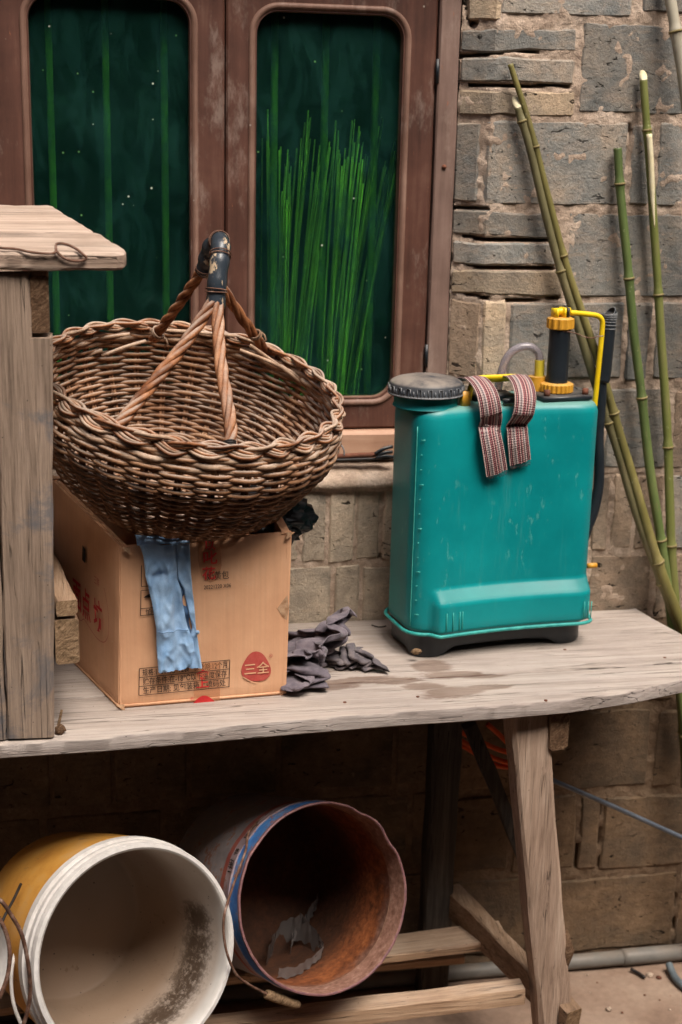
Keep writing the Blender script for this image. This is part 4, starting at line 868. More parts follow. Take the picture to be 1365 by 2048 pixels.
# ---- black plastic bag in the box
def crumple(name, c, r, mat, parent, sd_, amp=.5, n=26, freq=3.0):
    bm = bmesh.new(); bmesh.ops.create_icosphere(bm, subdivisions=4, radius=1.0)
    for q in bm.verts:
        p = q.co.copy(); k = 1 + amp * (1 - 2 * abs(noise.noise((p.x * freq + sd_, p.y * freq, p.z * freq)))) * .6 + amp * .35 * (1 - 2 * abs(noise.noise((p.x * freq * 2.3, p.y * freq * 2.3 + sd_, p.z * freq * 2.3)))) - amp * .4
        q.co = Vector((c[0] + p.x * r[0] * k, c[1] + p.y * r[1] * k, c[2] + p.z * r[2] * k))
    me = bpy.data.meshes.new(name); bm.to_mesh(me); bm.free(); me.materials.append(mat); me.polygons.foreach_set('use_smooth', np.ones(len(me.polygons), bool))
    return link(bpy.data.objects.new(name, me), parent)
MT['bag'] = m_plain('black_bag', [srgb(12, 12, 13), srgb(24, 24, 26)], 20, .3, .3, spec=.5)
pbg = ay(575, 1052, -.19); tag(crumple('plastic_bag', (pbg[0] - .045, -.20, 1.10), (.075, .05, .050), MT['bag'], None, 2, .7), 'crumpled black plastic bag showing at the back corner of the box', 'bag')

# ================================================================== WICKER BASKET
a_, b_ = -.5105, -1.2962
AX = np.array([math.sin(a_) * math.cos(b_), math.cos(a_) * math.cos(b_), math.sin(b_)]); BC = np.array([.2094, -.27, 1.3584]); RB = .257; DB = .262
BU = np.cross(AX, [0, 0, 1.]); BU = np.cross([0, 1, 0], -AX); BU /= np.linalg.norm(BU); BV = np.cross(-AX, BU)    # BU ~ right, BV ~ back
def bp(th, d, r): return BC + AX * d + r * (math.cos(th) * BU + math.sin(th) * BV)
def prof(d): q = max(0, min(1, d / DB)); return RB * (1 - q ** 2.35) ** .52 * (1 + .05 * math.sin(math.pi * min(1, q * 2.2)) * (q < .45))
basket = thing('wicker_basket', 'large round brown wicker basket with a taped arched handle sitting on the box', 'basket', tuple(BC + AX * DB))
NS = 30; NR = 37
_qs = np.linspace(0, .985, 400); _pp = np.array([[DB * q, prof(DB * q)] for q in _qs]); _al = np.concatenate([[0], np.cumsum(np.linalg.norm(np.diff(_pp, axis=0), axis=1))])
NR = int(_al[-1] / .0069)
for r_i in range(NR):
    q = float(np.interp((r_i + .9) / NR * _al[-1], _al, _qs)); d = DB * q; rr = prof(d)
    if r_i == NR - 1: rr = prof(d)
    n = NS * 6; P = []; sg = 1 if r_i % 2 else -1; ph = rnd.uniform(-.03, .03); am = .0046 * (.6 + .4 * min(1, rr / RB + .2))
    dd = np.array([1.0]); dpr = (prof(d + .004) - prof(max(0, d - .004))) / .008
    nrm_r, nrm_d = 1 / math.sqrt(1 + dpr * dpr), -dpr / math.sqrt(1 + dpr * dpr)
    for i in range(n):
        th = 2 * math.pi * i / n; w = sg * math.cos(NS * th / 2 + ph); w = math.copysign(abs(w) ** .7, w); of = am * w + .0016 * nz3(math.cos(th) * 6, math.sin(th) * 6, r_i * 2.1)
        dz_ = .0018 * nz3(math.cos(th) * 5, math.sin(th) * 5, r_i * 3.7 + 9) + .0012 * nz3(th * 9, r_i, 1)
        P.append(bp(th, d + dz_ + nrm_d * of, rr + nrm_r * of))
    v, f, uv = tube(P, [.0036 * (1 + .18 * nz3(i * .09, r_i * 5.1, 0)) for i in range(n)], 6, closed=True); mesh('weaver', v, f, MT['wicker'], basket)
for k in range(NS):
    th = 2 * math.pi * (k + .5) / NS + math.pi / NS
    for off in (-.012, .012):
        v, f, uv = tube([bp(th + off, DB * q, max(.012, prof(DB * q))) for q in np.linspace(-.01, .985, 16)], .0033, 5); mesh('stake', v, f, MT['wicker'], basket)
v, f, uv = grid(40, 6, lambda a, b: bp(2 * math.pi * a, DB * (.945 + .045 * (1 - b * b)) , .105 * b + .002)); mesh('base_disc', v, f, MT['wicker'], basket)
# plaited rim
KB = 9
for s_ in range(3):
    for rod in range(3):
        n = 340; P = []
        for i in range(n):
            th = 2 * math.pi * i / n; a = KB * (th + .07 * nz3(math.cos(th) * 2, math.sin(th) * 2, 5)) + s_ * 2 * math.pi / 3; o1 = (rod - 1) * .0062
            amv = 1 + .45 * nz3(math.cos(th) * 3, math.sin(th) * 3, 2.2 + s_); amv *= 1 - .45 * sstep(math.sin(th), -.2, .6); lat = .0095 * amv * math.sin(a) + o1 * math.cos(a * 1.0) * .9; ver = .0065 * math.sin(2 * a) + o1 * .35
            j = .0018 * nz3(math.cos(th) * 8, math.sin(th) * 8, s_ * 5 + rod)
            P.append(bp(th, -.006 + lat * .85 + j - .003, RB + .001 + ver * 1.0 + lat * .25 + j))
        v, f, uv = tube(P, .0029, 6, closed=True); mesh('rim_strand', v, f, MT['wicker_pale' if (s_ + rod) % 2 else 'handle_rod'], basket)
for k, q in enumerate((.03, .065, .1)):     # waling rows just under the rim
    P = [bp(2 * math.pi * i / 200, DB * q, prof(DB * q) + .006 * (1 if k % 2 else .4) * math.sin(17 * 2 * math.pi * i / 200 + k * 2)) for i in range(200)]
    v, f, uv = tube(P, .0048, 6, closed=True); mesh('weaver', v, f, MT['wicker_pale'], basket)
# loose broken ends on the inner back wall
for u0, v0, u1, v1 in ((205, 712, 292, 682), (120, 735, 205, 700), (110, 720, 180, 680), (300, 660, 470, 672), (480, 700, 600, 752), (500, 690, 660, 810), (140, 690, 260, 668), (560, 730, 655, 800)):
    y = -.06 if u0 < 450 else -.12; p0, p1 = ay(u0, v0, y), ay(u1, v1, y); v, f, uv = tube(spline([p0, (p0 + p1) / 2 + np.array([0, -.006, .003]), p1], 8), .0036, 6); mesh('loose_rod', v, f, MT['wicker_pale'], basket)
# handle
GT = ay(441, 481, -.275); GF = ay(431, 612, -.325); GB = ay(412, 545, -.215)
gp = spline([GF + np.array([0, 0, -.004]), ay(435, 560, -.318), ay(441, 510, -.302), ay(440, 483, -.275), ay(424, 496, -.245), ay(414, 528, -.225), GB], 40)
v, f, uv = tube(gp, [.0162 + .0012 * nz3(i * .4, 1, 1) + .0010 * math.sin(i * 1.3) for i in range(40)], 14, ell=1.0)
o = mesh('grip', v, f, MT['tape'], basket)
for i in (4, 13, 20, 36): 
    P = [gp[i] + (frames(gp)[1][i] * math.cos(a) + frames(gp)[2][i] * math.sin(a)) * .0178 + frames(gp)[0][i] * .003 * math.sin(a * .5 + i) for a in np.linspace(0, 4 * math.pi, 40)]
    v, f, uv = tube(P, .0012, 5); mesh('binding_wire', v, f, MT['wire_rusty'], o)
def twist(P, rad, strands, turns, r, name='handle_rod'):
    n = 70; C_ = spline(P, n); T_2, U, V = frames(C_)
    for s_ in range(strands):
        Q = []
        for i in range(n):
            a = 2 * math.pi * (s_ / strands + turns * i / n); Q.append(C_[i] + rad * (math.cos(a) * U[i] + math.sin(a) * V[i]))
        v, f, uv = tube(Q, [r * (1 + .12 * nz3(i * .2, s_, 7)) for i in range(n)], 7); mesh(name, v, f, MT['handle_rod'], basket)
def rim_at(u, v, lift=0): # on the rim plane
    return aplane(u, v, BC, AX) - AX * lift
L1 = rim_at(235, 862, -.01); L2 = rim_at(463, 912, -.012); L3 = rim_at(308, 668, -.01); L4 = rim_at(548, 706, -.008)
twist([GF + np.array([0, 0, .012]), GF + (L1 - GF) * .33 + np.array([0, 0, .004]), GF + (L1 - GF) * .7 + np.array([0, -.003, .010]), L1 + np.array([.006, 0, .02]), L1], .0058, 4, 2.8, .0054)
twist([GF + np.array([.003, 0, .012]), GF + (L2 - GF) * .35 + np.array([.0, 0, .0]), GF + (L2 - GF) * .75 + np.array([.006, -.004, 0]), L2], .0058, 4, 2.2, .0054)
twist([GB + np.array([0, 0, .012]), GB + (L3 - GB) * .5 + np.array([0, 0, .004]), L3], .0045, 3, 2.2, .0056)
twist([GB + np.array([.004, 0, .01]), GB + (L4 - GB) * .5 + np.array([0, 0, .0]), L4 + np.array([-.01, 0, .006]), L4], .005, 3, 3, .0056)
def wraps(c, axis, rad, n, r, mat='black_wire'):
    axis = np.asarray(axis, float); axis /= np.linalg.norm(axis); u = np.cross(axis, [0.2, .9, .1]); u /= np.linalg.norm(u); w = np.cross(axis, u)
    P = [c + axis * (.010 * (i / (18 * n) - .5)) + rad * (1 + .12 * math.sin(i * .7)) * (math.cos(i * 2 * math.pi / 18) * u + math.sin(i * 2 * math.pi / 18) * w) for i in range(18 * n)]
    P += [P[-1] + np.array([.006, -.004, -.004]), P[-1] + np.array([.010, -.002, -.014]), P[-1] + np.array([.004, 0, -.018])]
    v, f, uv = tube(P, r, 5); mesh('tie_wire', v, f, MT[mat], basket)
wraps(GF + (L2 - GF) * .90, L2 - GF, .0125, 3, .0016); wraps(GB + (L4 - GB) * .72, L4 - GB, .0115, 2, .0018, 'wicker_pale'); wraps(GB + (L3 - GB) * .9, L3 - GB, .0115, 2, .0017, 'wicker_pale')

# ---- grey rags on the bench
def rag(heap, uv_c, rot, scale, mat, label):
    co, fc = heap; c_, s_ = math.cos(rot), math.sin(rot); ctr = az(uv_c[0], uv_c[1], ZB); v = []
    for p in co: x, y = p[0] * scale[0], p[1] * scale[1]; v.append((ctr[0] + x * c_ - y * s_, ctr[1] + x * s_ + y * c_, ZB + .003 + p[2] * scale[2]))
    o = mesh('rag', v, fc, mat); m1 = o.modifiers.new('smooth', 'SUBSURF'); m1.levels = 2; m1.render_levels = 2; m2 = o.modifiers.new('thick', 'SOLIDIFY'); m2.thickness = .0016; m2.offset = 1
    return tag(o, label, 'rag', 'grey rags on the bench')
e1, e2 = HEAP1[0], HEAP2[0]; d1 = e1.max(0) - e1.min(0); d2 = e2.max(0) - e2.min(0)
rag(HEAP1, (632, 1346), R_(88) if d1[0] > d1[1] else R_(-4), (.25 / max(d1[0], d1[1]), .180 / min(d1[0], d1[1]), .100 / d1[2]) if d1[0] > d1[1] else (.180 / d1[0], .25 / d1[1], .100 / d1[2]), MT['rag'], 'crumpled purple-grey rag heaped against the side of the box')
rag(HEAP2, (716, 1336), R_(-28) if d2[0] > d2[1] else R_(62), (.135 / max(d2[0], d2[1]), .075 / min(d2[0], d2[1]), .042 / d2[2]) if d2[0] > d2[1] else (.075 / d2[0], .135 / d2[1], .042 / d2[2]), MT['rag2'], 'smaller twisted grey rag between the heaped rag and the sprayer')
# ================================================================== BACKPACK SPRAYER
SA_ = R_(8.2); SC = np.array([.801, -.140, ZB]); sx_, sy_ = np.array([math.cos(SA_), math.sin(SA_), 0]), np.array([-math.sin(SA_), math.cos(SA_), 0])
def sp(x, y, z): return SC + sx_ * x + sy_ * y + np.array([0, 0, z])
def sl_at(u, v, ly):
    """photo pixel -> point on the sprayer's own plane at local depth ly"""
    return aplane(u, v, sp(0, ly, 0), sy_)
spr = thing('backpack_sprayer', 'teal plastic backpack sprayer with yellow pump fittings standing on the bench', 'sprayer', tuple(SC))
W2, D2 = .191, .088
def outline(x_half, d_half, r, n=14, sag=.016):
    P = []
    for cx_, cy_, a0 in ((x_half - r, d_half - r, 0), (-x_half + r, d_half - r, 90), (-x_half + r, -d_half + r, 180), (x_half - r, -d_half + r, 270)):
        for i in range(n + 1): a = R_(a0 + 90 * i / n); P.append([cx_ + r * math.cos(a), cy_ + r * math.sin(a)])
    Q = []
    P = np.array(P); m_ = len(P)
    for i in range(m_):
        a, b = P[i], P[(i + 1) % m_]; L_ = np.linalg.norm(b - a); k = max(1, int(L_ / .012))
        for j in range(k): Q.append(a + (b - a) * j / k)
    Q = np.array(Q)
    for q in Q:
        if q[1] < 0: q[1] += sag * max(0, 1 - (q[0] / (x_half * .97)) ** 2) * min(1, -q[1] / (d_half * .75))
    return Q
ZT = .484
def sstep(x, a, b): t_ = min(1, max(0, (x - a) / (b - a))); return t_ * t_ * (3 - 2 * t_)
def tank_pt(q, z, ins):
    x, y = q
    belt = 1 - min(1, max(0, (z - .112) / .028)); wd = sstep(x, -.158, -.140) * (1 - sstep(x, .176, .190)) if y < -.02 else 0
    s = 1 - ins / W2; y2 = y * (1 - ins / D2); x2 = x * s
    y2 -= .019 * belt * wd * sstep(-y, .02, .06)
    if x > .12: x2 += .004 * belt
    return sp(x2, y2, z)
O = outline(W2, D2, .052); n = len(O); v = []; f = []
rows = [(.050, .012), (.056, .003), (.062, .001)] + [(z, .001) for z in (.075, .09, .1, .106, .111, .116, .121, .126, .131, .136, .140, .145)] + [(.145 + (ZT - .02 - .145) * i / 12, .001) for i in range(1, 13)] + [(ZT - .012, .003), (ZT - .005, .007), (ZT - .001, .014), (ZT, .024)]
for z, ins in rows:
    for q in O: v.append(tank_pt(q, z, ins))
m_ = len(rows)
for j in range(m_ - 1):
    for i in range(n): k = (i + 1) % n; f.append((j * n + i, j * n + k, (j + 1) * n + k, (j + 1) * n + i))
f.append(tuple(range((m_ - 1) * n, m_ * n))); f.append(tuple(range(n - 1, -1, -1)))
tank = mesh('tank', v, f, MT['teal'], spr, sharp=50); PINV[tank.name] = Matrix.Identity(4)
# rolled flange at the foot of the tank
Of = outline(W2 + .004, D2 + .004, .055); fl = [tank_pt(q, .053, 0) + np.array([0, 0, .0]) for q in Of]
v, f, uv = tube(fl, .0036, 7, closed=True); mesh('flange', v, f, MT['teal_edge'], tank)
# moulded grooves at both ends of the belt, seam and gauge marks on the end wall
for x in (-.128, -.114, -.100, -.094, .160, .168, .174):
    v, f = bar(sp(x, -D2 - .0195 + .016 * (1 - (x / (W2 * .97)) ** 2), .062), sp(x, -D2 - .0195 + .016 * (1 - (x / (W2 * .97)) ** 2), .097), .0016, .002, sy_, .0003, 2, 0); mesh('moulded_rib', v, f, MT['teal_mark'], tank)
def endwall(t_, z):   # runs round the left end: t 0 = middle of the end, 1 = front corner
    a = R_(180 + 88 * t_); return sp(-W2 + .052 + .0526 * math.cos(a), -D2 + .052 + .0526 * math.sin(a), z)
v, f, uv = tube([endwall(.30, z) for z in np.linspace(.065, .45, 20)], .0011, 5); mesh('mould_seam', v, f, MT['teal_mark'], tank)
for i in range(13):
    z = .09 + i * .028; v, f, uv = tube([endwall(.42, z), endwall(.46 if i % 3 else .52, z + .001)], .0010, 4); mesh('gauge_mark', v, f, MT['teal_mark'], tank)
# base with feet
Ob = outline(W2 - .006, D2 - .004, .05, sag=.02); v = []; f = []; nb = len(Ob)
def foot(q):   # arched cut-outs between the four corner feet
    x, y = q; kx = sstep(abs(x), .095, .135); ky = sstep(abs(y), .03, .05); return max(0, 1 - kx) if abs(y) > .05 else max(0, 1 - ky) * .6
for k, (z, ins) in enumerate(((0, .006), (.006, .002), (.030, .002), (.046, -.001), (.052, .004))):
    for q in Ob:
        zz = z + .016 * foot(q) if k < 2 else z; s = 1 - ins / W2
        v.append(sp(q[0] * s, q[1] * (1 - ins / D2), zz + .001))
for k in range(4):
    for i in range(nb): j = (i + 1) % nb; f.append((k * nb + i, k * nb + j, (k + 1) * nb + j, (k + 1) * nb + i))
f.append(tuple(range(nb - 1, -1, -1))); f.append(tuple(range(4 * nb, 5 * nb))); mesh('base', v, f, MT['black_plastic'], spr, sharp=40)
cl = sl_at(858, 1305, -D2); o = crumple('broken_foot', cl + np.array([-.025, -.002, .004]), (.009, .004, .005), MT['endgrain_pale'], spr, 5, .6)
# neck and lid
LC = sl_at(853, 778, -.012); lx, ly_ = (LC - SC) @ sx_, -.012; lz = LC[2] - ZB
v, f = cyl(sp(lx, ly_, ZT - .004), sp(lx, ly_, lz + .002), .062, k=48, rings=[(0, .062), (.15, .0595), (1, .059)]); mesh('neck', v, f, MT['teal'], spr, sharp=40)
RL = .0695
v, f = cyl(sp(lx, ly_, lz - .006), sp(lx, ly_, lz + .027), RL, k=72, rings=[(0, RL), (.06, RL + .0012), (.12, RL), (.55, RL - .0005), (.66, RL - .004), (.80, RL - .013), (.92, RL - .030), (1, .004)]); lid = mesh('lid', v, f, MT['lid_plastic'], spr, sharp=45); PINV[lid.name] = Matrix.Identity(4)
for i in range(44):
    a = 2 * math.pi * i / 44; c_, s_ = math.cos(a), math.sin(a); w = .0032
    pts = [(-w, .000), (-w, .0135), (w, .0135), (w, .000)] if i % 2 else [(-w * .2, .001), (-w * .2, .010)]
    P = [sp(lx + (RL + .0006) * math.cos(a + q / RL), ly_ + (RL + .0006) * math.sin(a + q / RL), lz - .004 + h) for q, h in pts]; v, f, uv = tube(P, .0011, 4); mesh('lid_rib', v, f, MT['lid_rib'], lid)
v, f = cyl(sp(lx, ly_, lz - .0075), sp(lx, ly_, lz - .0045), RL + .0018, k=60); mesh('lid_skirt', v, f, MT['lid_rib'], lid)
# yellow carrying handle between lid and pump
hx0, hx1 = (sl_at(940, 780, -.005) - SC) @ sx_, (sl_at(1046, 780, -.005) - SC) @ sx_; hz = sl_at(985, 757, -.005)[2] - ZB
P = [sp(hx0, -.005, ZT - .004), sp(hx0 + .001, -.005, ZT + .020), sp(hx0 + .012, -.005, hz - .002), sp((hx0 + hx1) / 2, -.005, hz), sp(hx1 - .012, -.005, hz - .002), sp(hx1 - .001, -.005, ZT + .018), sp(hx1, -.005, ZT - .004)]
v, f, uv = tube(spline(P, 36),   .0055, 10, ell=1.9); mesh('carry_handle', v, f, MT['yellow'], spr)
bx_ = sl_at(931, 795, -.05); v, f = bar(bx_ + np.array([0, 0, -.016]), bx_ + np.array([0, 0, .012]), .018, .014, sy_, .002, 2, 0); mesh('strap_buckle', v, f, MT['amber'], spr)
dk = sl_at(985, 778, .0); v, f = bar(dk - sx_ * .045 + np.array([0, 0, -.012]), dk + sx_ * .035 + np.array([0, 0, -.012]), .05, .012, (0, 0, 1), .003, 3, 0); mesh('handle_block', v, f, MT['black_plastic'], spr)
for k, vv in enumerate((820, 834)):
    g = sl_at(1019, vv, -.081 + .016); v, f = bar(g - sx_ * .011, g + sx_ * .011, .004, .0035, (0, 0, 1), .0005, 1, 0); mesh('strap_slot', v, f, MT['black_plastic'], spr)
v, f = cyl(sl_at(1007, 803, -.062) , sl_at(1030, 800, -.062), .0055, k=12); mesh('strap_pin', v, f, MT['black_plastic'], spr)
# pump
PY = -.012
pc = sl_at(1112, 795, PY); ppx = (pc - SC) @ sx_; rz = lambda v_: sl_at(1112, v_, PY)[2] - ZB
zpl = ZT + .002
v, f = bar(sp(ppx - .048, PY, zpl + .004), sp(ppx + .052, PY, zpl + .004), .095, .010, (0, 0, 1), .003, 2, 0); mesh('pump_plate', v, f, MT['black_plastic'], spr)
for dx_, dy_ in ((-.038, -.036), (.043, -.036), (-.038, .036), (.043, .036)): v, f = cyl(sp(ppx + dx_, PY + dy_, zpl + .008), sp(ppx + dx_, PY + dy_, zpl + .020), .0062, k=8); mesh('bolt', v, f, MT['rust_bolt'], spr)
def knurl(x, y, z0, z1, r, nt, mat, name, teeth=.0022):
    v = []; f = []; k = nt * 4
    for z, rr in ((z0, r - .002), (z0 + .002, r), (z1 - .003, r), (z1, r - .003), (z1, r * .5)):
        for i in range(k): a = 2 * math.pi * i / k; t_ = teeth if i % 4 in (0, 1) and rr == r else 0; v.append(sp(x + (rr + t_) * math.cos(a), y + (rr + t_) * math.sin(a), z))
    for j in range(4):
        for i in range(k): q = (i + 1) % k; f.append((j * k + i, j * k + q, (j + 1) * k + q, (j + 1) * k + i))
    f.append(tuple(range(4 * k, 5 * k))); f.append(tuple(range(k - 1, -1, -1)))
    return mesh(name, v, f, mat, spr, sharp=35)
zc0, zc1, zr0, zr1 = rz(790), rz(764), rz(658), rz(634)
zc0 = max(zc0, zpl + .009)
knurl(ppx, PY, zc0, zc1, .030, 22, MT['amber'], 'lower_ring_nut')
v, f = cyl(sp(ppx, PY, zc1 - .004), sp(ppx, PY, zr0 + .002), .0203, k=36); mesh('pump_cylinder', v, f, MT['black_plastic'], spr, sharp=40)
knurl(ppx, PY, zr0, zr1, .0232, 12, MT['amber'], 'upper_ring_nut', .0028)
zt = rz(617)
for dx_ in (-.013, .003, .010): v, f = bar(sp(ppx + dx_, PY, zr1 - .001), sp(ppx + dx_, PY, zt + .002 * (dx_ > 0)), .004, .026, sy_, .001, 2, 0); mesh('pump_fork', v, f, MT['yellow' if dx_ < .009 else 'black_plastic'], spr)
v, f = cyl(sp(ppx - .016, PY, (zr1 + zt) / 2 + .002), sp(ppx + .018, PY, (zr1 + zt) / 2 + .003), .0068, k=14); mesh('fork_pin', v, f, MT['yellow'], spr)
rod = [sl_at(u, v, PY - d) for u, v, d in ((1118, 624, 0), (1150, 626, 0), (1180, 629, .0), (1196, 632, 0), (1204, 640, 0), (1205, 655, 0), (1202, 690, 0), (1197, 740, 0), (1192, 790, 0), (1187, 840, 0), (1184, 890, 0), (1182, 930, 0))]
v, f, uv = tube(spline(rod, 70), .0052, 10); mesh('lance_rod', v, f, MT['yellow'], spr)
# lever with ribbed grip behind the right-hand end
lev = [sl_at(u, v, .035) for u, v in ((1204, 740), (1203, 800), (1198, 870), (1199, 930), (1197, 975), (1188, 1020), (1176, 1052), (1168, 1075), (1160, 1110))]
v, f, uv = tube(spline(lev, 50), np.linspace(.0098, .0118, 50), 12); lv = mesh('pump_lever', v, f, MT['black_plastic'], spr); PINV[lv.name] = Matrix.Identity(4)
gpn = spline([sl_at(u, v, .035) for u, v in ((1203, 765), (1207, 748), (1213, 690), (1217, 650), (1219, 630), (1219, 627))], 44)
gr = [.0105 + .0045 * sstep(i, 0, 3) - (.004 if i > 41 else 0) for i in range(44)]
v, f, uv = tube(gpn, gr, 16); mesh('lever_grip', v, f, MT['black_plastic'], spr)
Tg, Ug, Vg = frames(gpn)
for i in range(24, 42, 2):
    P = [gpn[i] + .0152 * (math.cos(a) * Ug[i] + math.sin(a) * Vg[i]) for a in np.linspace(0, 2 * math.pi, 20, endpoint=False)]; v, f, uv = tube(P, .0009, 4, closed=True); mesh('grip_rib', v, f, MT['lid_rib'], lv)
wz = [sl_at(u, v, PY - .02) for u, v in ((1128, 663), (1140, 664), (1155, 668), (1170, 674), (1185, 676), (1196, 673), (1208, 672))]; v, f, uv = tube(spline(wz, 30), .0011, 5); mesh('tie_wire', v, f, MT['wire_rusty'], spr)
# hose and elbow
el = sl_at(1078, 760, .012); ez = el[2]
v, f = cyl(sl_at(1074, 790, .012), sl_at(1075, 752, .012), .017, k=20); mesh('elbow_base', v, f, MT['amber'], spr, sharp=40)
v, f = cyl(sl_at(1079, 755, .012), sl_at(1080, 720, .012), .0095, k=18); mesh('elbow_pipe', v, f, MT['lemon'], spr, sharp=40)
hs = [sl_at(u, v, d) for u, v, d in ((1080, 728, .012), (1078, 708, .013), (1064, 695, .016), (1044, 694, .02), (1024, 704, .025), (1010, 724, .03), (1002, 750, .035), (996, 780, .04), (994, 800, .04))]
v, f, uv = tube(spline(hs, 50), .0078, 12); mesh('hose', v, f, MT['hose'], spr)
tv = sl_at(1186, 1131, .02); v, f = cyl(tv - sx_ * .012, tv + sx_ * .008, .0055, k=12); mesh('outlet_tap', v, f, MT['amber'], spr)
# woven straps
def strap(pts, w, ends=None, sd_=0):
    C_ = spline([sl_at(u, v, d) for u, v, d in pts], 70); T3 = np.gradient(C_, axis=0); T3 /= np.linalg.norm(T3, axis=1)[:, None]; v = []; uv = []; f = []; nu = 8
    L_ = np.concatenate([[0], np.cumsum(np.linalg.norm(np.diff(C_, axis=0), axis=1))])
    for i in range(70):
        lat = sx_ - T3[i] * (sx_ @ T3[i]); lat /= np.linalg.norm(lat); nr = np.cross(lat, T3[i]); nr = nr if nr @ sy_ < 0 or nr[2] > .3 else -nr
        for sgn in (1, -1):
            for j in range(nu + 1):
                s = j / nu - .5; v.append(C_[i] + lat * (s * w) + nr * (sgn * .0011 + .0028 * math.cos(s * 3) * 1 + .0008 * nz3(s * 3, i * .15, sd_)) + T3[i] * (.0022 * nz3(j * 3.1, sd_, 2) if i > 67 else 0)); uv.append((j / nu, L_[i]))
    k = 2 * (nu + 1)
    for i in range(69):
        for j in range(nu):
            f.append((i * k + j, i * k + j + 1, (i + 1) * k + j + 1, (i + 1) * k + j)); f.append((i * k + nu + 1 + j + 1, i * k + nu + 1 + j, (i + 1) * k + nu + 1 + j, (i + 1) * k + nu + 1 + j + 1))
        for j in (0, nu): f.append((i * k + j, i * k + nu + 1 + j, (i + 1) * k + nu + 1 + j, (i + 1) * k + j))
    return mesh('strap', v, f, MT['strap'], spr, uv=uv)
FD = -.088
strap([(918, 760, .05), (932, 755, .01), (946, 754, -.03), (960, 764, -.062), (972, 782, -.085), (979, 804, FD - .008), (983, 832, FD - .006), (982, 850, FD + .006), (980, 856, FD + .006), (980, 864, FD - .002), (985, 890, FD - .006), (990, 920, FD - .004), (994, 946, FD + .002)], .0425, sd_=1)
strap([(1008, 756, .05), (1020, 752, .01), (1033, 752, -.03), (1044, 764, -.062), (1050, 784, -.088), (1051, 806, FD - .014), (1046, 832, FD - .014), (1036, 847, FD + .002), (1034, 853, FD + .008), (1035, 862, FD + .002), (1037, 885, FD - .001), (1039, 905, FD + .002), (1041, 925, FD + .007)], .0425, sd_=5)
for u0, u1, vb, d in ((976, 1013, 946, FD + .003), (1022, 1060, 925, FD + .008)):
    for i in range(16):
        u = u0 + (u1 - u0) * i / 15; p = sl_at(u, vb - (u - u0) * .18 + (3 if u0 < 1000 else 4), d); v, f, uv = tube([p, p + np.array([.001 * nz3(i, 1, 1), -.001, -.006 - .004 * rnd.random()])], .0007, 4); mesh('frayed_thread', v, f, MT['rag2'], spr)

# ================================================================== BUCKETS on the lower shelf
def axes(a, b):
    ax = np.array([math.sin(a) * math.cos(b), math.cos(a) * math.cos(b), math.sin(b)]); u = np.cross(ax, [0, 0, 1.]); u /= np.linalg.norm(u); return u, np.cross(u, ax), ax
def lathe_local(prof, n, wob=None, fm=None):
    v = []; f = []; m_ = len(prof); mi = []
    for k, (z, r) in enumerate(prof):
        for i in range(n):
            a = 2 * math.pi * i / n; rr, dz = (wob(a, z, r) if wob else (r, 0)); v.append((rr * math.cos(a), rr * math.sin(a), z + dz))
    for k in range(m_ - 1):
        for i in range(n): j = (i + 1) % n; f.append((k * n + i, k * n + j, (k + 1) * n + j, (k + 1) * n + i)); mi.append(fm[k] if fm else 0)
    f.append(tuple(range((m_ - 1) * n, m_ * n))); mi.append(fm[-1] if fm else 0)
    return v, f, mi
def place(c, a, b):
    u, w, ax = axes(a, b); Mx = Matrix.Identity(4)
    for i in range(3): Mx[i][0], Mx[i][1], Mx[i][2], Mx[i][3] = u[i], w[i], ax[i], c[i]
    return Mx
# materials in bucket space: z runs into the bucket, y up, x right
t = NT('white_bucket_plastic'); o = t.coord(); x, y, z = t.sep(o); nA = t.noise(t.mapv(o, (1, 1, .5)), 26, 8, .72, .5); nB = t.noise(o, 120, 5, .7); nC = t.noise(o, 7, 4)
base = t.ramp(nC, [(.3, srgb(196, 190, 182)), (.7, srgb(222, 218, 212))])
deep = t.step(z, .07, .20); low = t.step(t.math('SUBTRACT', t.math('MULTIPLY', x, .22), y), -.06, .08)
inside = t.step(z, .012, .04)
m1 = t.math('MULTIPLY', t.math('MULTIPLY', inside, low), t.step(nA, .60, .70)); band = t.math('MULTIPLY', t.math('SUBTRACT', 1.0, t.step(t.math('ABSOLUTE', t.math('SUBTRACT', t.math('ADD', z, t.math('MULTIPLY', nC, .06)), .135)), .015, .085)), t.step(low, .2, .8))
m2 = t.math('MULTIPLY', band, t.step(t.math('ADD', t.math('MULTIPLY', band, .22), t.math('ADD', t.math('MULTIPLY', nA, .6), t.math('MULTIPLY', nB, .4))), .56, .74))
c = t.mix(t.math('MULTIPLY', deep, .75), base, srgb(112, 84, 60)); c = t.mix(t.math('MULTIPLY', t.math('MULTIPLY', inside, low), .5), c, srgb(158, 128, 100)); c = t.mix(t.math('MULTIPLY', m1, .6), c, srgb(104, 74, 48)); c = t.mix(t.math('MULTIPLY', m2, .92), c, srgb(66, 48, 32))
fly = t.math('MULTIPLY', t.math('SUBTRACT', 1.0, t.step(t.vor(o, 55), .06, .10)), t.math('MULTIPLY', inside, t.step(nC, .42, .5))); c = t.mix(t.math('MULTIPLY', fly, .85), c, srgb(50, 38, 28))
MT['white_in'] = t.done(c, .5, t.bump(t.math('ADD', nA, nB), .15, .002), 0, .35)
MT['white_rim'] = m_plain('white_bucket_rim', [srgb(198, 192, 186), srgb(222, 218, 214)], 12, .45, .06, spots=(srgb(150, 126, 110), 30, .68))
t = NT('ochre_paint'); o = t.coord(); n1 = t.noise(o, 11, 7, .65); n2 = t.noise(t.mapv(o, (1, 1, .3)), 40, 6, .7)
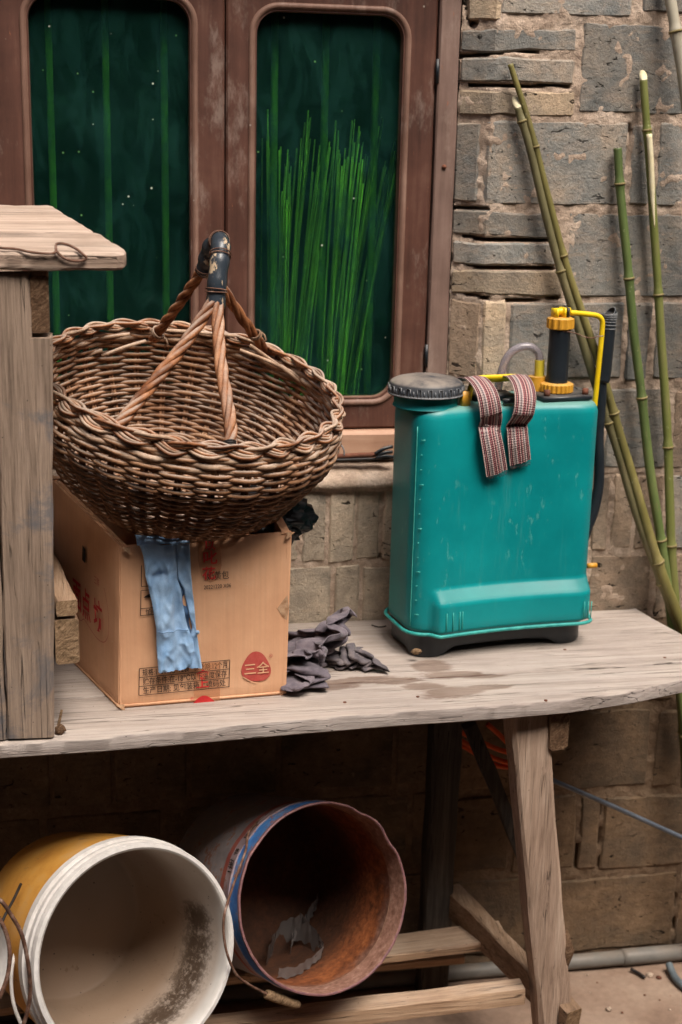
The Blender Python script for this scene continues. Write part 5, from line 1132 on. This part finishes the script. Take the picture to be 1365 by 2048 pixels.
c = t.ramp(n1, [(.3, srgb(176, 118, 50)), (.5, srgb(198, 144, 66)), (.72, srgb(190, 150, 98))]); c = t.mix(t.math('MULTIPLY', t.step(n2, .6, .68), .6), c, srgb(130, 96, 70)); MT['ochre'] = t.done(c, .55, t.bump(n2, .15, .002), 0, .35)
# white-lined bucket, mouth towards the yard
WC = np.array([.0900, -.565, .4480]); RW = .1725
wb = thing('white_bucket', 'large ochre bucket with white rim and dirty white inside lying on the shelf', 'bucket', tuple(WC))
MWb = place(WC, -.40, -.295)
pr_out = [(.002, RW + .0005), (-.001, RW + .004), (.0, RW + .010), (.005, RW + .0115), (.012, RW + .0115), (.0125, RW + .0085), (.020, RW + .0085), (.0205, RW + .013), (.030, RW + .013), (.0305, RW + .0095), (.040, RW + .0095), (.0405, RW + .0155), (.058, RW + .0155), (.0585, RW + .010)]
v, f, mi = lathe_local(pr_out, 96); f = f[:-1]; mesh('rim', v, f, MT['white_rim'], wb, mw=MWb, sharp=40)
v, f, mi = lathe_local([(.058, RW + .0105), (.06, RW + .0105), (.10, RW + .010), (.16, RW + .006), (.24, RW - .002), (.33, RW - .012), (.335, RW - .016), (.335, .002)], 96); mesh('body', v, f, MT['ochre'], wb, mw=MWb, sharp=40)
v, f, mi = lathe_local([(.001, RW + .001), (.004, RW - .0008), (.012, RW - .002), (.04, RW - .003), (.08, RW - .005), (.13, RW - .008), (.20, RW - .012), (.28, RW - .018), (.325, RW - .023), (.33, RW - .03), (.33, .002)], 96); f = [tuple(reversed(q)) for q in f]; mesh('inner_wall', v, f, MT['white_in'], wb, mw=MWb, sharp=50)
hd = [(42, 1768), (34, 1786), (24, 1806), (12, 1828), (2, 1850)]; v, f, uv = tube(spline([ay(u, v, -.47 + i * -.02) for i, (u, v) in enumerate(hd)], 16), .0026, 6); mesh('bail', v, f, MT['black_wire'], wb)
v, f, uv = tube(spline([ay(u, v, y) for u, v, y in ((45, 1866, -.50), (34, 1895, -.53), (24, 1940, -.56), (24, 1985, -.58), (32, 2022, -.59), (48, 2060, -.60))], 24), .0034, 7); mesh('plastic_band', v, f, MT['white_rim'], wb)

# rusty blue tin
DC = np.array([.4325, -.435, .4480]); RD = .1680; MWd = place(DC, -.33, -.36)
t = NT('drum_paint'); o = t.coord(); x, y, z = t.sep(o); n1 = t.noise(o, 18, 8, .7); n2 = t.noise(o, 90, 6, .7); zz = t.math('ADD', z, t.math('MULTIPLY', t.math('SUBTRACT', n1, .5), .006))
blue = t.ramp(n1, [(.3, srgb(34, 78, 150)), (.55, srgb(70, 122, 180)), (.75, srgb(120, 160, 196))]); pale = t.ramp(n1, [(.3, srgb(150, 128, 136)), (.7, srgb(186, 170, 176))]); red = t.ramp(n1, [(.3, srgb(140, 66, 58)), (.7, srgb(176, 104, 92))]); grey = t.ramp(n1, [(.3, srgb(120, 116, 120)), (.7, srgb(160, 154, 156))])
c = t.mix(t.step(zz, .040, .042), blue, pale); c = t.mix(t.step(zz, .072, .074), c, red); c = t.mix(t.step(zz, .088, .090), c, grey)
rst = t.ramp(n2, [(.3, srgb(100, 58, 40)), (.6, srgb(150, 96, 70)), (.75, srgb(176, 134, 110))]); rm = t.math('MAXIMUM', t.step(t.math('ADD', t.math('MULTIPLY', n1, .5), t.math('MULTIPLY', n2, .5)), .53, .60), t.math('SUBTRACT', 1.0, t.step(zz, .003, .007)))
c = t.mix(t.math('MULTIPLY', rm, .85), c, rst); MT['drum_out'] = t.done(c, .6, t.bump(t.math('ADD', n2, rm), .35, .002), 0, .35)
t = NT('drum_rust'); o = t.coord(); x, y, z = t.sep(o); n1 = t.noise(o, 14, 8, .68, .4); n2 = t.noise(o, 80, 7, .7)
pk_ = t.ramp(n2, [(.3, srgb(104, 70, 54)), (.55, srgb(146, 108, 92)), (.75, srgb(178, 146, 130))]); rs = t.ramp(t.math('ADD', t.math('MULTIPLY', n1, .5), t.math('MULTIPLY', n2, .5)), [(.34, srgb(70, 40, 24)), (.48, srgb(124, 70, 40)), (.6, srgb(166, 98, 56)), (.72, srgb(160, 126, 100))])
c = t.mix(t.step(t.math('ADD', z, t.math('MULTIPLY', t.math('SUBTRACT', n1, .5), .10)), .045, .085), pk_, rs); rg = t.math('SUBTRACT', 1.0, t.step(t.math('ABSOLUTE', t.math('SUBTRACT', z, .048)), .001, .004)); c = t.mix(t.math('MULTIPLY', rg, .6), c, srgb(196, 156, 126))
c = t.mix(t.math('MULTIPLY', t.step(t.math('ADD', z, t.math('MULTIPLY', t.math('SUBTRACT', n1, .5), .16)), .10, .22), .85), c, srgb(46, 32, 24)); MT['drum_in'] = t.done(c, .75, t.bump(t.math('ADD', n1, n2), .5, .003), 0, .3)  # rust turns darker with depth: shade inside the tin painted in
tin = thing('paint_tin', 'rusty round metal tin with a blue painted rim band lying on the shelf', 'tin', tuple(DC))
def dent(a, z, r):
    d = math.exp(-((a - .42) / .16) ** 2) * math.exp(-(z / .05) ** 2); d2 = math.exp(-((a - .95) / .10) ** 2) * math.exp(-(z / .04) ** 2)
    w = .0016 * noise.noise((math.cos(a) * 4, math.sin(a) * 4, z * 8)) + .0008 * noise.noise((math.cos(a) * 14, math.sin(a) * 14, z * 20)); return r - .006 * d * (r > .05) - .004 * d2 * (r > .05) + w * (r > .05), .002 * noise.noise((math.cos(a) * 9, math.sin(a) * 9, 3)) * (z < .05)
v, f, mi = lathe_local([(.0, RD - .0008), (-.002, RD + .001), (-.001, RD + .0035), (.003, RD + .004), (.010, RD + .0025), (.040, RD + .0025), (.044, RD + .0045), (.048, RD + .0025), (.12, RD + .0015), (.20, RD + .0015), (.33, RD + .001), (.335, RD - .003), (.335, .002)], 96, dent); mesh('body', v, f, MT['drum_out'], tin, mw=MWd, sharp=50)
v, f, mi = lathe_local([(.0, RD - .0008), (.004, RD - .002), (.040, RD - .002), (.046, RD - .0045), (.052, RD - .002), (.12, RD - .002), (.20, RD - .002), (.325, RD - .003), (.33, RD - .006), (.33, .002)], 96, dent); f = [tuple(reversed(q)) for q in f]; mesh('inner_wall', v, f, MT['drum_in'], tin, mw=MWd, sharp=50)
def ond(ang, z, off=.003):
    p = Vector(((RD + off) * math.cos(ang), (RD + off) * math.sin(ang), z)); return np.array(MWd @ p)
for s_, ang, h in (('1册', 2.70, .019), ('器', 2.50, .015), ('日', 2.30, .013), ('8', 2.12, .013)):
    c0 = ond(ang, .060); ex = ond(ang + .01, .060) - c0; ex /= np.linalg.norm(ex); ey = ond(ang, .07) - c0; ey /= np.linalg.norm(ey)
    text_mesh(s_, c0 - ey * h * .4, -ex, ey * -1 * -1, h, MT['ink_black'], tin, name='printed_text', bold=.02)
bail = [ay(u, v, y) for u, v, y in ((545, 1622, -.33), (510, 1650, -.36), (497, 1668, -.39), (492, 1700, -.43), (478, 1740, -.46), (462, 1785, -.49), (449, 1830, -.52), (448, 1870, -.53), (456, 1912, -.535), (474, 1950, -.53), (500, 1970, -.52), (530, 1986, -.51), (545, 1996, -.505))]
v, f, uv = tube(spline(bail, 70), .0024, 7); bl_ = mesh('bail', v, f, MT['wire_rusty'], tin); PINV[bl_.name] = Matrix.Identity(4)
h0, h1 = ay(532, 1988, -.507), ay(598, 2010, -.495); v, f = cyl(h0, h1, .0085, k=16, rings=[(0, .0070), (.03, .0088), (.25, .0088), (.27, .0080), (.30, .0092), (.46, .0092), (.48, .0076), (.51, .0088), (.9, .0082), (1, .006)]); mesh('bail_grip', v, f, MT['endgrain_pale'], bl_, sharp=50)
# plastic wrapper inside the tin
t = NT('grey_film'); t.done(srgb(104, 98, 96), .16, None, 0, .6); trn = t.n('BsdfTransparent'); mx = t.n('MixShader'); mx.inputs[0].default_value = .9; t.t.links.new(trn.outputs[0], mx.inputs[1]); t.t.links.new(t.b.outputs[0], mx.inputs[2]); t.t.links.new(mx.outputs[0], t.out.inputs[0]); MT['film'] = t.m
wrp = thing('plastic_wrapper', 'crumpled grey plastic wrapper lying inside the rusty tin', 'wrapper', tuple(ay(600, 1900, -.36)))
def tinfloor(u, v_, lift): # on the inside of the tin
    d = ray(u, v_); Mi = MWd.inverted(); o_ = np.array(Mi @ Vector(CAM)); dd = np.array(Mi.to_3x3() @ Vector(d)); A_ = dd[0] ** 2 + dd[1] ** 2; B_2 = 2 * (o_[0] * dd[0] + o_[1] * dd[1]); C_2 = o_[0] ** 2 + o_[1] ** 2 - (RD - .006) ** 2
    t_ = (-B_2 + math.sqrt(max(0, B_2 * B_2 - 4 * A_ * C_2))) / (2 * A_); p = CAM + d * t_; ctr = np.array(MWd @ Vector((0, 0, (o_ + dd * t_)[2]))); n_ = ctr - p; n_ /= np.linalg.norm(n_); return p + n_ * lift
def film(pts, wid, lift, sd_):
    C_ = spline([tinfloor(u, v, l) for (u, v), l in zip(pts, lift)], 24); v = []; f = []
    for i in range(24):
        for j in range(5): s = j / 4 - .5; v.append(C_[i] + np.array([.25 * wid * s, .2 * wid * s, 1.7 * wid * s * (1 + .5 * nz3(i * .3, sd_, 1))]) + .004 * np.array([nz3(i * .5, j, sd_), nz3(i * .5, j, sd_ + 3), .5 * nz3(i * .7, j, sd_ + 6)]))
    for i in range(23):
        for j in range(4): f.append((i * 5 + j, i * 5 + j + 1, (i + 1) * 5 + j + 1, (i + 1) * 5 + j))
    mesh('film_fold', v, f, MT['film'], wrp, sharp=40)
film([(535, 1930), (555, 1905), (590, 1880), (615, 1868)], .030, [.01, .02, .025, .02], 1); film([(620, 1852), (635, 1875), (650, 1900), (648, 1912)], .012, [.03, .02, .01, .008], 2); film([(648, 1912), (620, 1935), (590, 1952), (555, 1955)], .012, [.008, .008, .008, .008], 3)
film([(520, 1895), (550, 1880), (580, 1870), (560, 1885)], .028, [.015, .03, .02, .02], 4); film([(585, 1905), (600, 1885), (625, 1880), (640, 1895)], .022, [.008, .02, .02, .01], 5); film([(615, 1850), (640, 1815), (645, 1800)], .018, [.01, .012, .012], 6)
# part of a third bucket at the left edge
b3c = ay(-128, 1935, -.64); MW3 = place(b3c, -.40, -.28); R3 = .118
b3 = thing('white_bucket', 'pale bucket with rusty rim mostly cut off by the left edge', 'bucket', tuple(b3c))
v, f, mi = lathe_local([(.0, R3 - .001), (-.003, R3 + .002), (.002, R3 + .006), (.010, R3 + .005), (.10, R3 + .002), (.30, R3 - .01), (.305, .002)], 72); mesh('body', v, f, MT['white_rim'], b3, mw=MW3, sharp=40)
v, f, mi = lathe_local([(.0, R3 - .001), (.004, R3 - .003), (.10, R3 - .005), (.29, R3 - .016), (.295, .002)], 72); f = [tuple(reversed(q)) for q in f]; mesh('inner_wall', v, f, MT['white_rim'], b3, mw=MW3, sharp=40)
v, f, uv = tube([np.array(MW3 @ Vector(((R3 + .002) * math.cos(a), (R3 + .002) * math.sin(a), -.003))) for a in np.linspace(0, 2 * math.pi, 80, endpoint=False)], .0036, 7, closed=True); mesh('rolled_rim', v, f, MT['wire_rusty'], b3)
v, f, uv = tube(spline([ay(u, v, -.66) for u, v in ((-40, 1775), (0, 1800), (20, 1826), (41, 1862), (52, 1900), (59, 1945), (61, 1985), (56, 2020), (46, 2052), (30, 2080))], 50), .0034, 7); mesh('bail', v, f, MT['wire_rusty'], b3)

# ================================================================== BAMBOO POLES
def pole(pts, r0, r1, mat, label, nodes, cut=None, peel=None, ybot=-.14, name='bamboo_pole'):
    """pts from the top downwards in the photo; depth runs from the wall at the top to ybot at bench height, then on to the ground"""
    k = len(pts); P = []
    for i, (u, v) in enumerate(pts): w = i / (k - 1); P.append(ay(u, v, -.016 + (ybot * .5 + .016) * w))
    d = P[-1] - P[-2]; d /= np.linalg.norm(d); tt = (P[-1][2] - FLOOR - .01) / -d[2]; P.append(P[-1] + d * tt * .5 + np.array([0, 0, 0])); P.append(P[-1] + d * tt * .5)
    n = 260; C_ = spline(P, n); C_ = C_ + np.array([[.003 * nz3(q[2] * 5, len(label), 1), 0, 0] for q in C_]); Ls = np.linspace(0, 1, n); rr = r0 + (r1 - r0) * Ls
    t0 = thing(name, label, 'bamboo pole', tuple(C_[-1]), 'bamboo poles leaning on the wall')
    nd_z = [ay(u, v, -.07)[2] for u, v in nodes] + [.55, .25]
    for z in nd_z: rr = rr * (1 + .20 * np.exp(-((C_[:, 2] - z) / .008) ** 2) - .05 * np.exp(-((C_[:, 2] - z - .02) / .02) ** 2))
    v, f, uv = tube(C_, rr, 10); mesh('stalk', v, f, MT[mat], t0)
    for z in nd_z:
        i = int(np.argmin(abs(C_[:, 2] - z))); 
        if 0 < i < n - 1:
            T3 = frames(C_)[0][i]; v, f = cyl(C_[i] - T3 * .0022, C_[i] + T3 * .0022, rr[i] * 1.10, k=12); mesh('node_ring', v, f, MT['bamboo_node'], t0)
    if cut:   # slanting pale cut end
        T3 = -frames(C_)[0][0]; c0 = C_[0]; e1 = np.cross(T3, [0, 1, 0]); e1 /= np.linalg.norm(e1); e2 = np.cross(e1, T3); q = []
        for i in range(16): a = 2 * math.pi * i / 16; q.append(c0 + e1 * rr[0] * .98 * math.cos(a) * 1.0 + (e2 * rr[0] * .8 + T3 * cut) * math.sin(a) + T3 * cut * .9 + np.array([0, -.0015, 0]))
        v = q + [c0 + e1 * rr[0] * math.cos(2 * math.pi * i / 16) + e2 * rr[0] * math.sin(2 * math.pi * i / 16) for i in range(16)]
        mesh('cut_end', v, [tuple(range(16))] + [((i + 1) % 16, i, 16 + i, 16 + (i + 1) % 16) for i in range(16)], MT['bamboo_cut'], t0)
    if peel:
        Q = [ay(u, v, -.030 - .02 * i / len(peel)) + np.array([0, -rr[0] * .6, 0]) for i, (u, v) in enumerate(peel)]; m = len(Q); v, f, uv = tube(spline(Q, 24), np.concatenate([np.linspace(.0055, .0055, 12), np.linspace(.0055, .0008, 12)]), 8); mesh('peeled_strip', v, f, MT['bamboo_cut'], t0)
pole([(1022, 128), (1060, 250), (1096, 390), (1130, 520), (1170, 640), (1215, 780), (1252, 910), (1290, 1040), (1330, 1160), (1368, 1260)], .0055, .0128, 'bamboo_o', 'olive bamboo pole with the thin tip, its tip highest beside the window frame', [(1072, 292), (1128, 512), (1222, 830), (1318, 1126)])
pole([(1036, 215), (1062, 300), (1092, 430), (1124, 545), (1162, 670), (1200, 790), (1238, 905), (1276, 1030), (1318, 1150), (1362, 1262)], .0082, .0115, 'bamboo_d', 'drab bamboo pole with pale slanted cut end crossing the olive pole', [(1040, 242), (1128, 548), (1218, 850), (1326, 1168)], cut=.012, ybot=-.12)
pole([(1236, 296), (1244, 400), (1258, 560), (1276, 740), (1296, 900), (1318, 1050), (1336, 1180), (1345, 1250)], .0082, .0112, 'bamboo_g', 'bright green bamboo pole, second from the right edge', [(1246, 370), (1262, 562), (1286, 805), (1326, 1090)], ybot=-.10)
pole([(1288, 160), (1294, 250), (1304, 400), (1316, 560), (1324, 700), (1336, 880), (1340, 1000), (1344, 1120), (1352, 1240)], .0074, .0108, 'bamboo_d2', 'bamboo pole with pale cut tip and a peeled strip below it', [(1296, 262), (1316, 592), (1338, 900), (1344, 1100)], cut=.010, peel=[(1297, 268), (1301, 330), (1304, 400), (1308, 455)], ybot=-.09)
pole([(1330, -60), (1342, 0), (1356, 90), (1372, 200), (1400, 420), (1440, 800)], .0105, .0125, 'bamboo_p', 'thick pale grey bamboo pole at the upper right corner', [(1350, 60)], ybot=-.16)

# ================================================================== SMALL THINGS
# grey pipe along the foot of the wall
MT['pipe'] = m_plain('grey_pipe', [srgb(104, 102, 98), srgb(126, 122, 116)], 8, .5, .08, dust=(srgb(140, 126, 112), .5))
v, f, uv = tube([(-.6, -.035, FLOOR + .019), (.5, -.037, FLOOR + .019), (1.1, -.036, FLOOR + .020), (1.22, -.036, FLOOR + .020)], .0165, 16); pp = thing('drain_pipe', 'grey plastic pipe lying along the foot of the wall', 'pipe', (.5, -.036, FLOOR)); mesh('pipe_run', v, f, MT['pipe'], pp)
v, f, uv = tube([(1.195, -.036, FLOOR + .020), (1.21, -.036, FLOOR + .020), (1.8, -.034, FLOOR + .021)], .0185, 16); mesh('pipe_socket', v, f, MT['pipe'], pp)
v, f, uv = tube(spline([ay(1060, 1540, -.06), ay(1100, 1558, -.08), ay(1230, 1614, -.10), ay(1365, 1675, -.12), ay(1480, 1726, -.14), ay(1560, 1765, -.16)], 30), .0052, 10); tag(mesh('steel_rod', v, f, m_plain('blue_steel', [srgb(96, 104, 116), srgb(130, 138, 150)], 20, .35, .05, metal=.6)), 'slanting grey steel rod behind the bench leg', 'rod')
orr = thing('orange_cord', 'orange cord bunched in the shadow under the bench', 'cord', (.86, -.05, .62)); mo = m_plain('orange_plastic', [srgb(214, 84, 28), srgb(232, 104, 40)], 20, .5, .1)
for ps in (((880, 1458), (920, 1480), (970, 1508), (1010, 1524), (1050, 1530)), ((895, 1475), (940, 1500), (990, 1530), (1040, 1536)), ((975, 1448), (1000, 1470), (1030, 1500), (1060, 1518)), ((900, 1452), (950, 1478), (1000, 1500), (1050, 1512))):
    v, f, uv = tube(spline([ay(u, vv, -.05 - .004 * i) for i, (u, vv) in enumerate(ps)], 16), .0055, 7); mesh('cord_strand', v, f, mo, orr)
v, f, uv = tube(spline([az(1338, 1928, FLOOR + .02), az(1345, 1945, FLOOR + .012), az(1356, 1962, FLOOR + .010), az(1385, 1985, FLOOR + .010), az(1430, 2000, FLOOR + .010)], 20), .0085, 8); tag(mesh('cable_end', v, f, m_plain('grey_cable', [srgb(84, 94, 100), srgb(112, 120, 124)], 20, .5, .1)), 'short grey cable end on the ground at the right edge', 'cable')
v, f, uv = tube(spline([az(1262, 1938, FLOOR + .008), az(1275, 1945, FLOOR + .006), az(1290, 1955, FLOOR + .006)], 10), .0038, 6); tag(mesh('dark_cord', v, f, MT['black_wire']), 'short dark cord on the ground in front of the pipe', 'cord')
for k, (u, vv, s) in enumerate(((1175, 1950, .004), (1195, 1965, .003), (1300, 1950, .012), (1318, 1955, .009), (1218, 2018, .010), (1290, 1990, .004), (1340, 2020, .005), (1245, 2025, .004), (1180, 1985, .003), (1320, 2000, .003))):
    s *= .6; p = az(u, vv, FLOOR + s * .3); lab = ['tiny dark chip on the ground nearest the bench leg', 'tiny grey chip beside the dark chip near the pipe', 'largest crumbled lump of mortar on the ground by the pipe', 'lump of rubble right of the largest mortar lump', 'flat pale chip in the middle of the bare ground', 'small chip midway between pipe and lower edge', 'small brown chip near the lower right corner', 'small chip right of the flat pale chip', 'tiny chip left of the flat pale chip', 'tiny chip below the cable end'][k]
    o = crumple('ground_chip', p, (s, s, s * .6), MT['mortar' if k % 2 == 0 else 'rust_bolt'], None, k * 3.1, .5); tag(o, lab, 'chip', 'chips and crumbs on the ground')
# things on the window sill
rb = thing('rusty_bar', 'thin rusty bar with a black taped end lying on the window sill', 'bar', tuple(ay(720, 915, .02)))
v, f = bar(ay(640, 914, .022), ay(772, 908, .022), .010, .008, (0, 0, 1), .002, 8, .0012); mesh('bar_strip', v, f, MT['rust_bolt'], rb)
v, f = bar(ay(640, 921, .016), ay(790, 916, .016), .008, .005, (0, 0, 1), .002, 8, .001); mesh('dark_strip', v, f, MT['black_wire'], rb)
for u0, v0, u1, v1 in ((750, 908, 785, 893), (755, 912, 785, 904), (752, 916, 788, 914)): v, f, uv = tube(spline([ay(u0, v0, .012), ay((u0 + u1) / 2, (v0 + v1) / 2 - 3, .008), ay(u1, v1, .012)], 10), .0038, 7); mesh('taped_wire', v, f, MT['black_plastic'], rb)
v, f, uv = tube([ay(676 + 13 * math.cos(a), 906 - 18 * math.sin(a), .018) for a in np.linspace(-.3, math.pi * .9, 24)], .0016, 6); tag(mesh('wire_ring', v, f, MT['lid_rib']), 'bent piece of pale wire standing on the sill behind the basket', 'wire')
v, f = cyl(ay(664, 915, .018), ay(664, 900, .018), .0075, k=14, rings=[(0, .0075), (.7, .0075), (1, .004)]); tag(mesh('cap', v, f, MT['bamboo_cut']), 'small cream plug on the sill beside the bent wire', 'plug')
v, f, uv = tube(spline([az(744, 1250, ZB + .003), az(758, 1254, ZB + .006), az(772, 1252, ZB + .003)], 12), .0015, 5); tag(mesh('bark_strip', v, f, MT['black_wire']), 'thin dark bark strip on the bench behind the sprayer foot', 'bark')
# unseen walls added behind and beside the camera to block low light
MT['blocker'] = m_plain('dark_blocker', [srgb(54, 46, 40), srgb(72, 62, 54)], 3, .95, .2)
def blocker(x0, x1, y0, y1, h, name='blocker_wall'):
    v = [(x, y, z) for z in (FLOOR - .01, h) for x, y in ((x0, y0), (x1, y0), (x1, y1), (x0, y1))]
    o = mesh(name, v, [(3, 2, 1, 0), (4, 5, 6, 7), (0, 1, 5, 4), (1, 2, 6, 5), (2, 3, 7, 6), (3, 0, 4, 7)], MT['blocker'], smooth=False); o['kind'] = 'structure'
blocker(-9, 9, -4.1, -3.8, 5.2); blocker(-2.9, -2.6, -3.75, 0, 4.6); blocker(4.2, 4.5, -3.75, 0, 4.6)
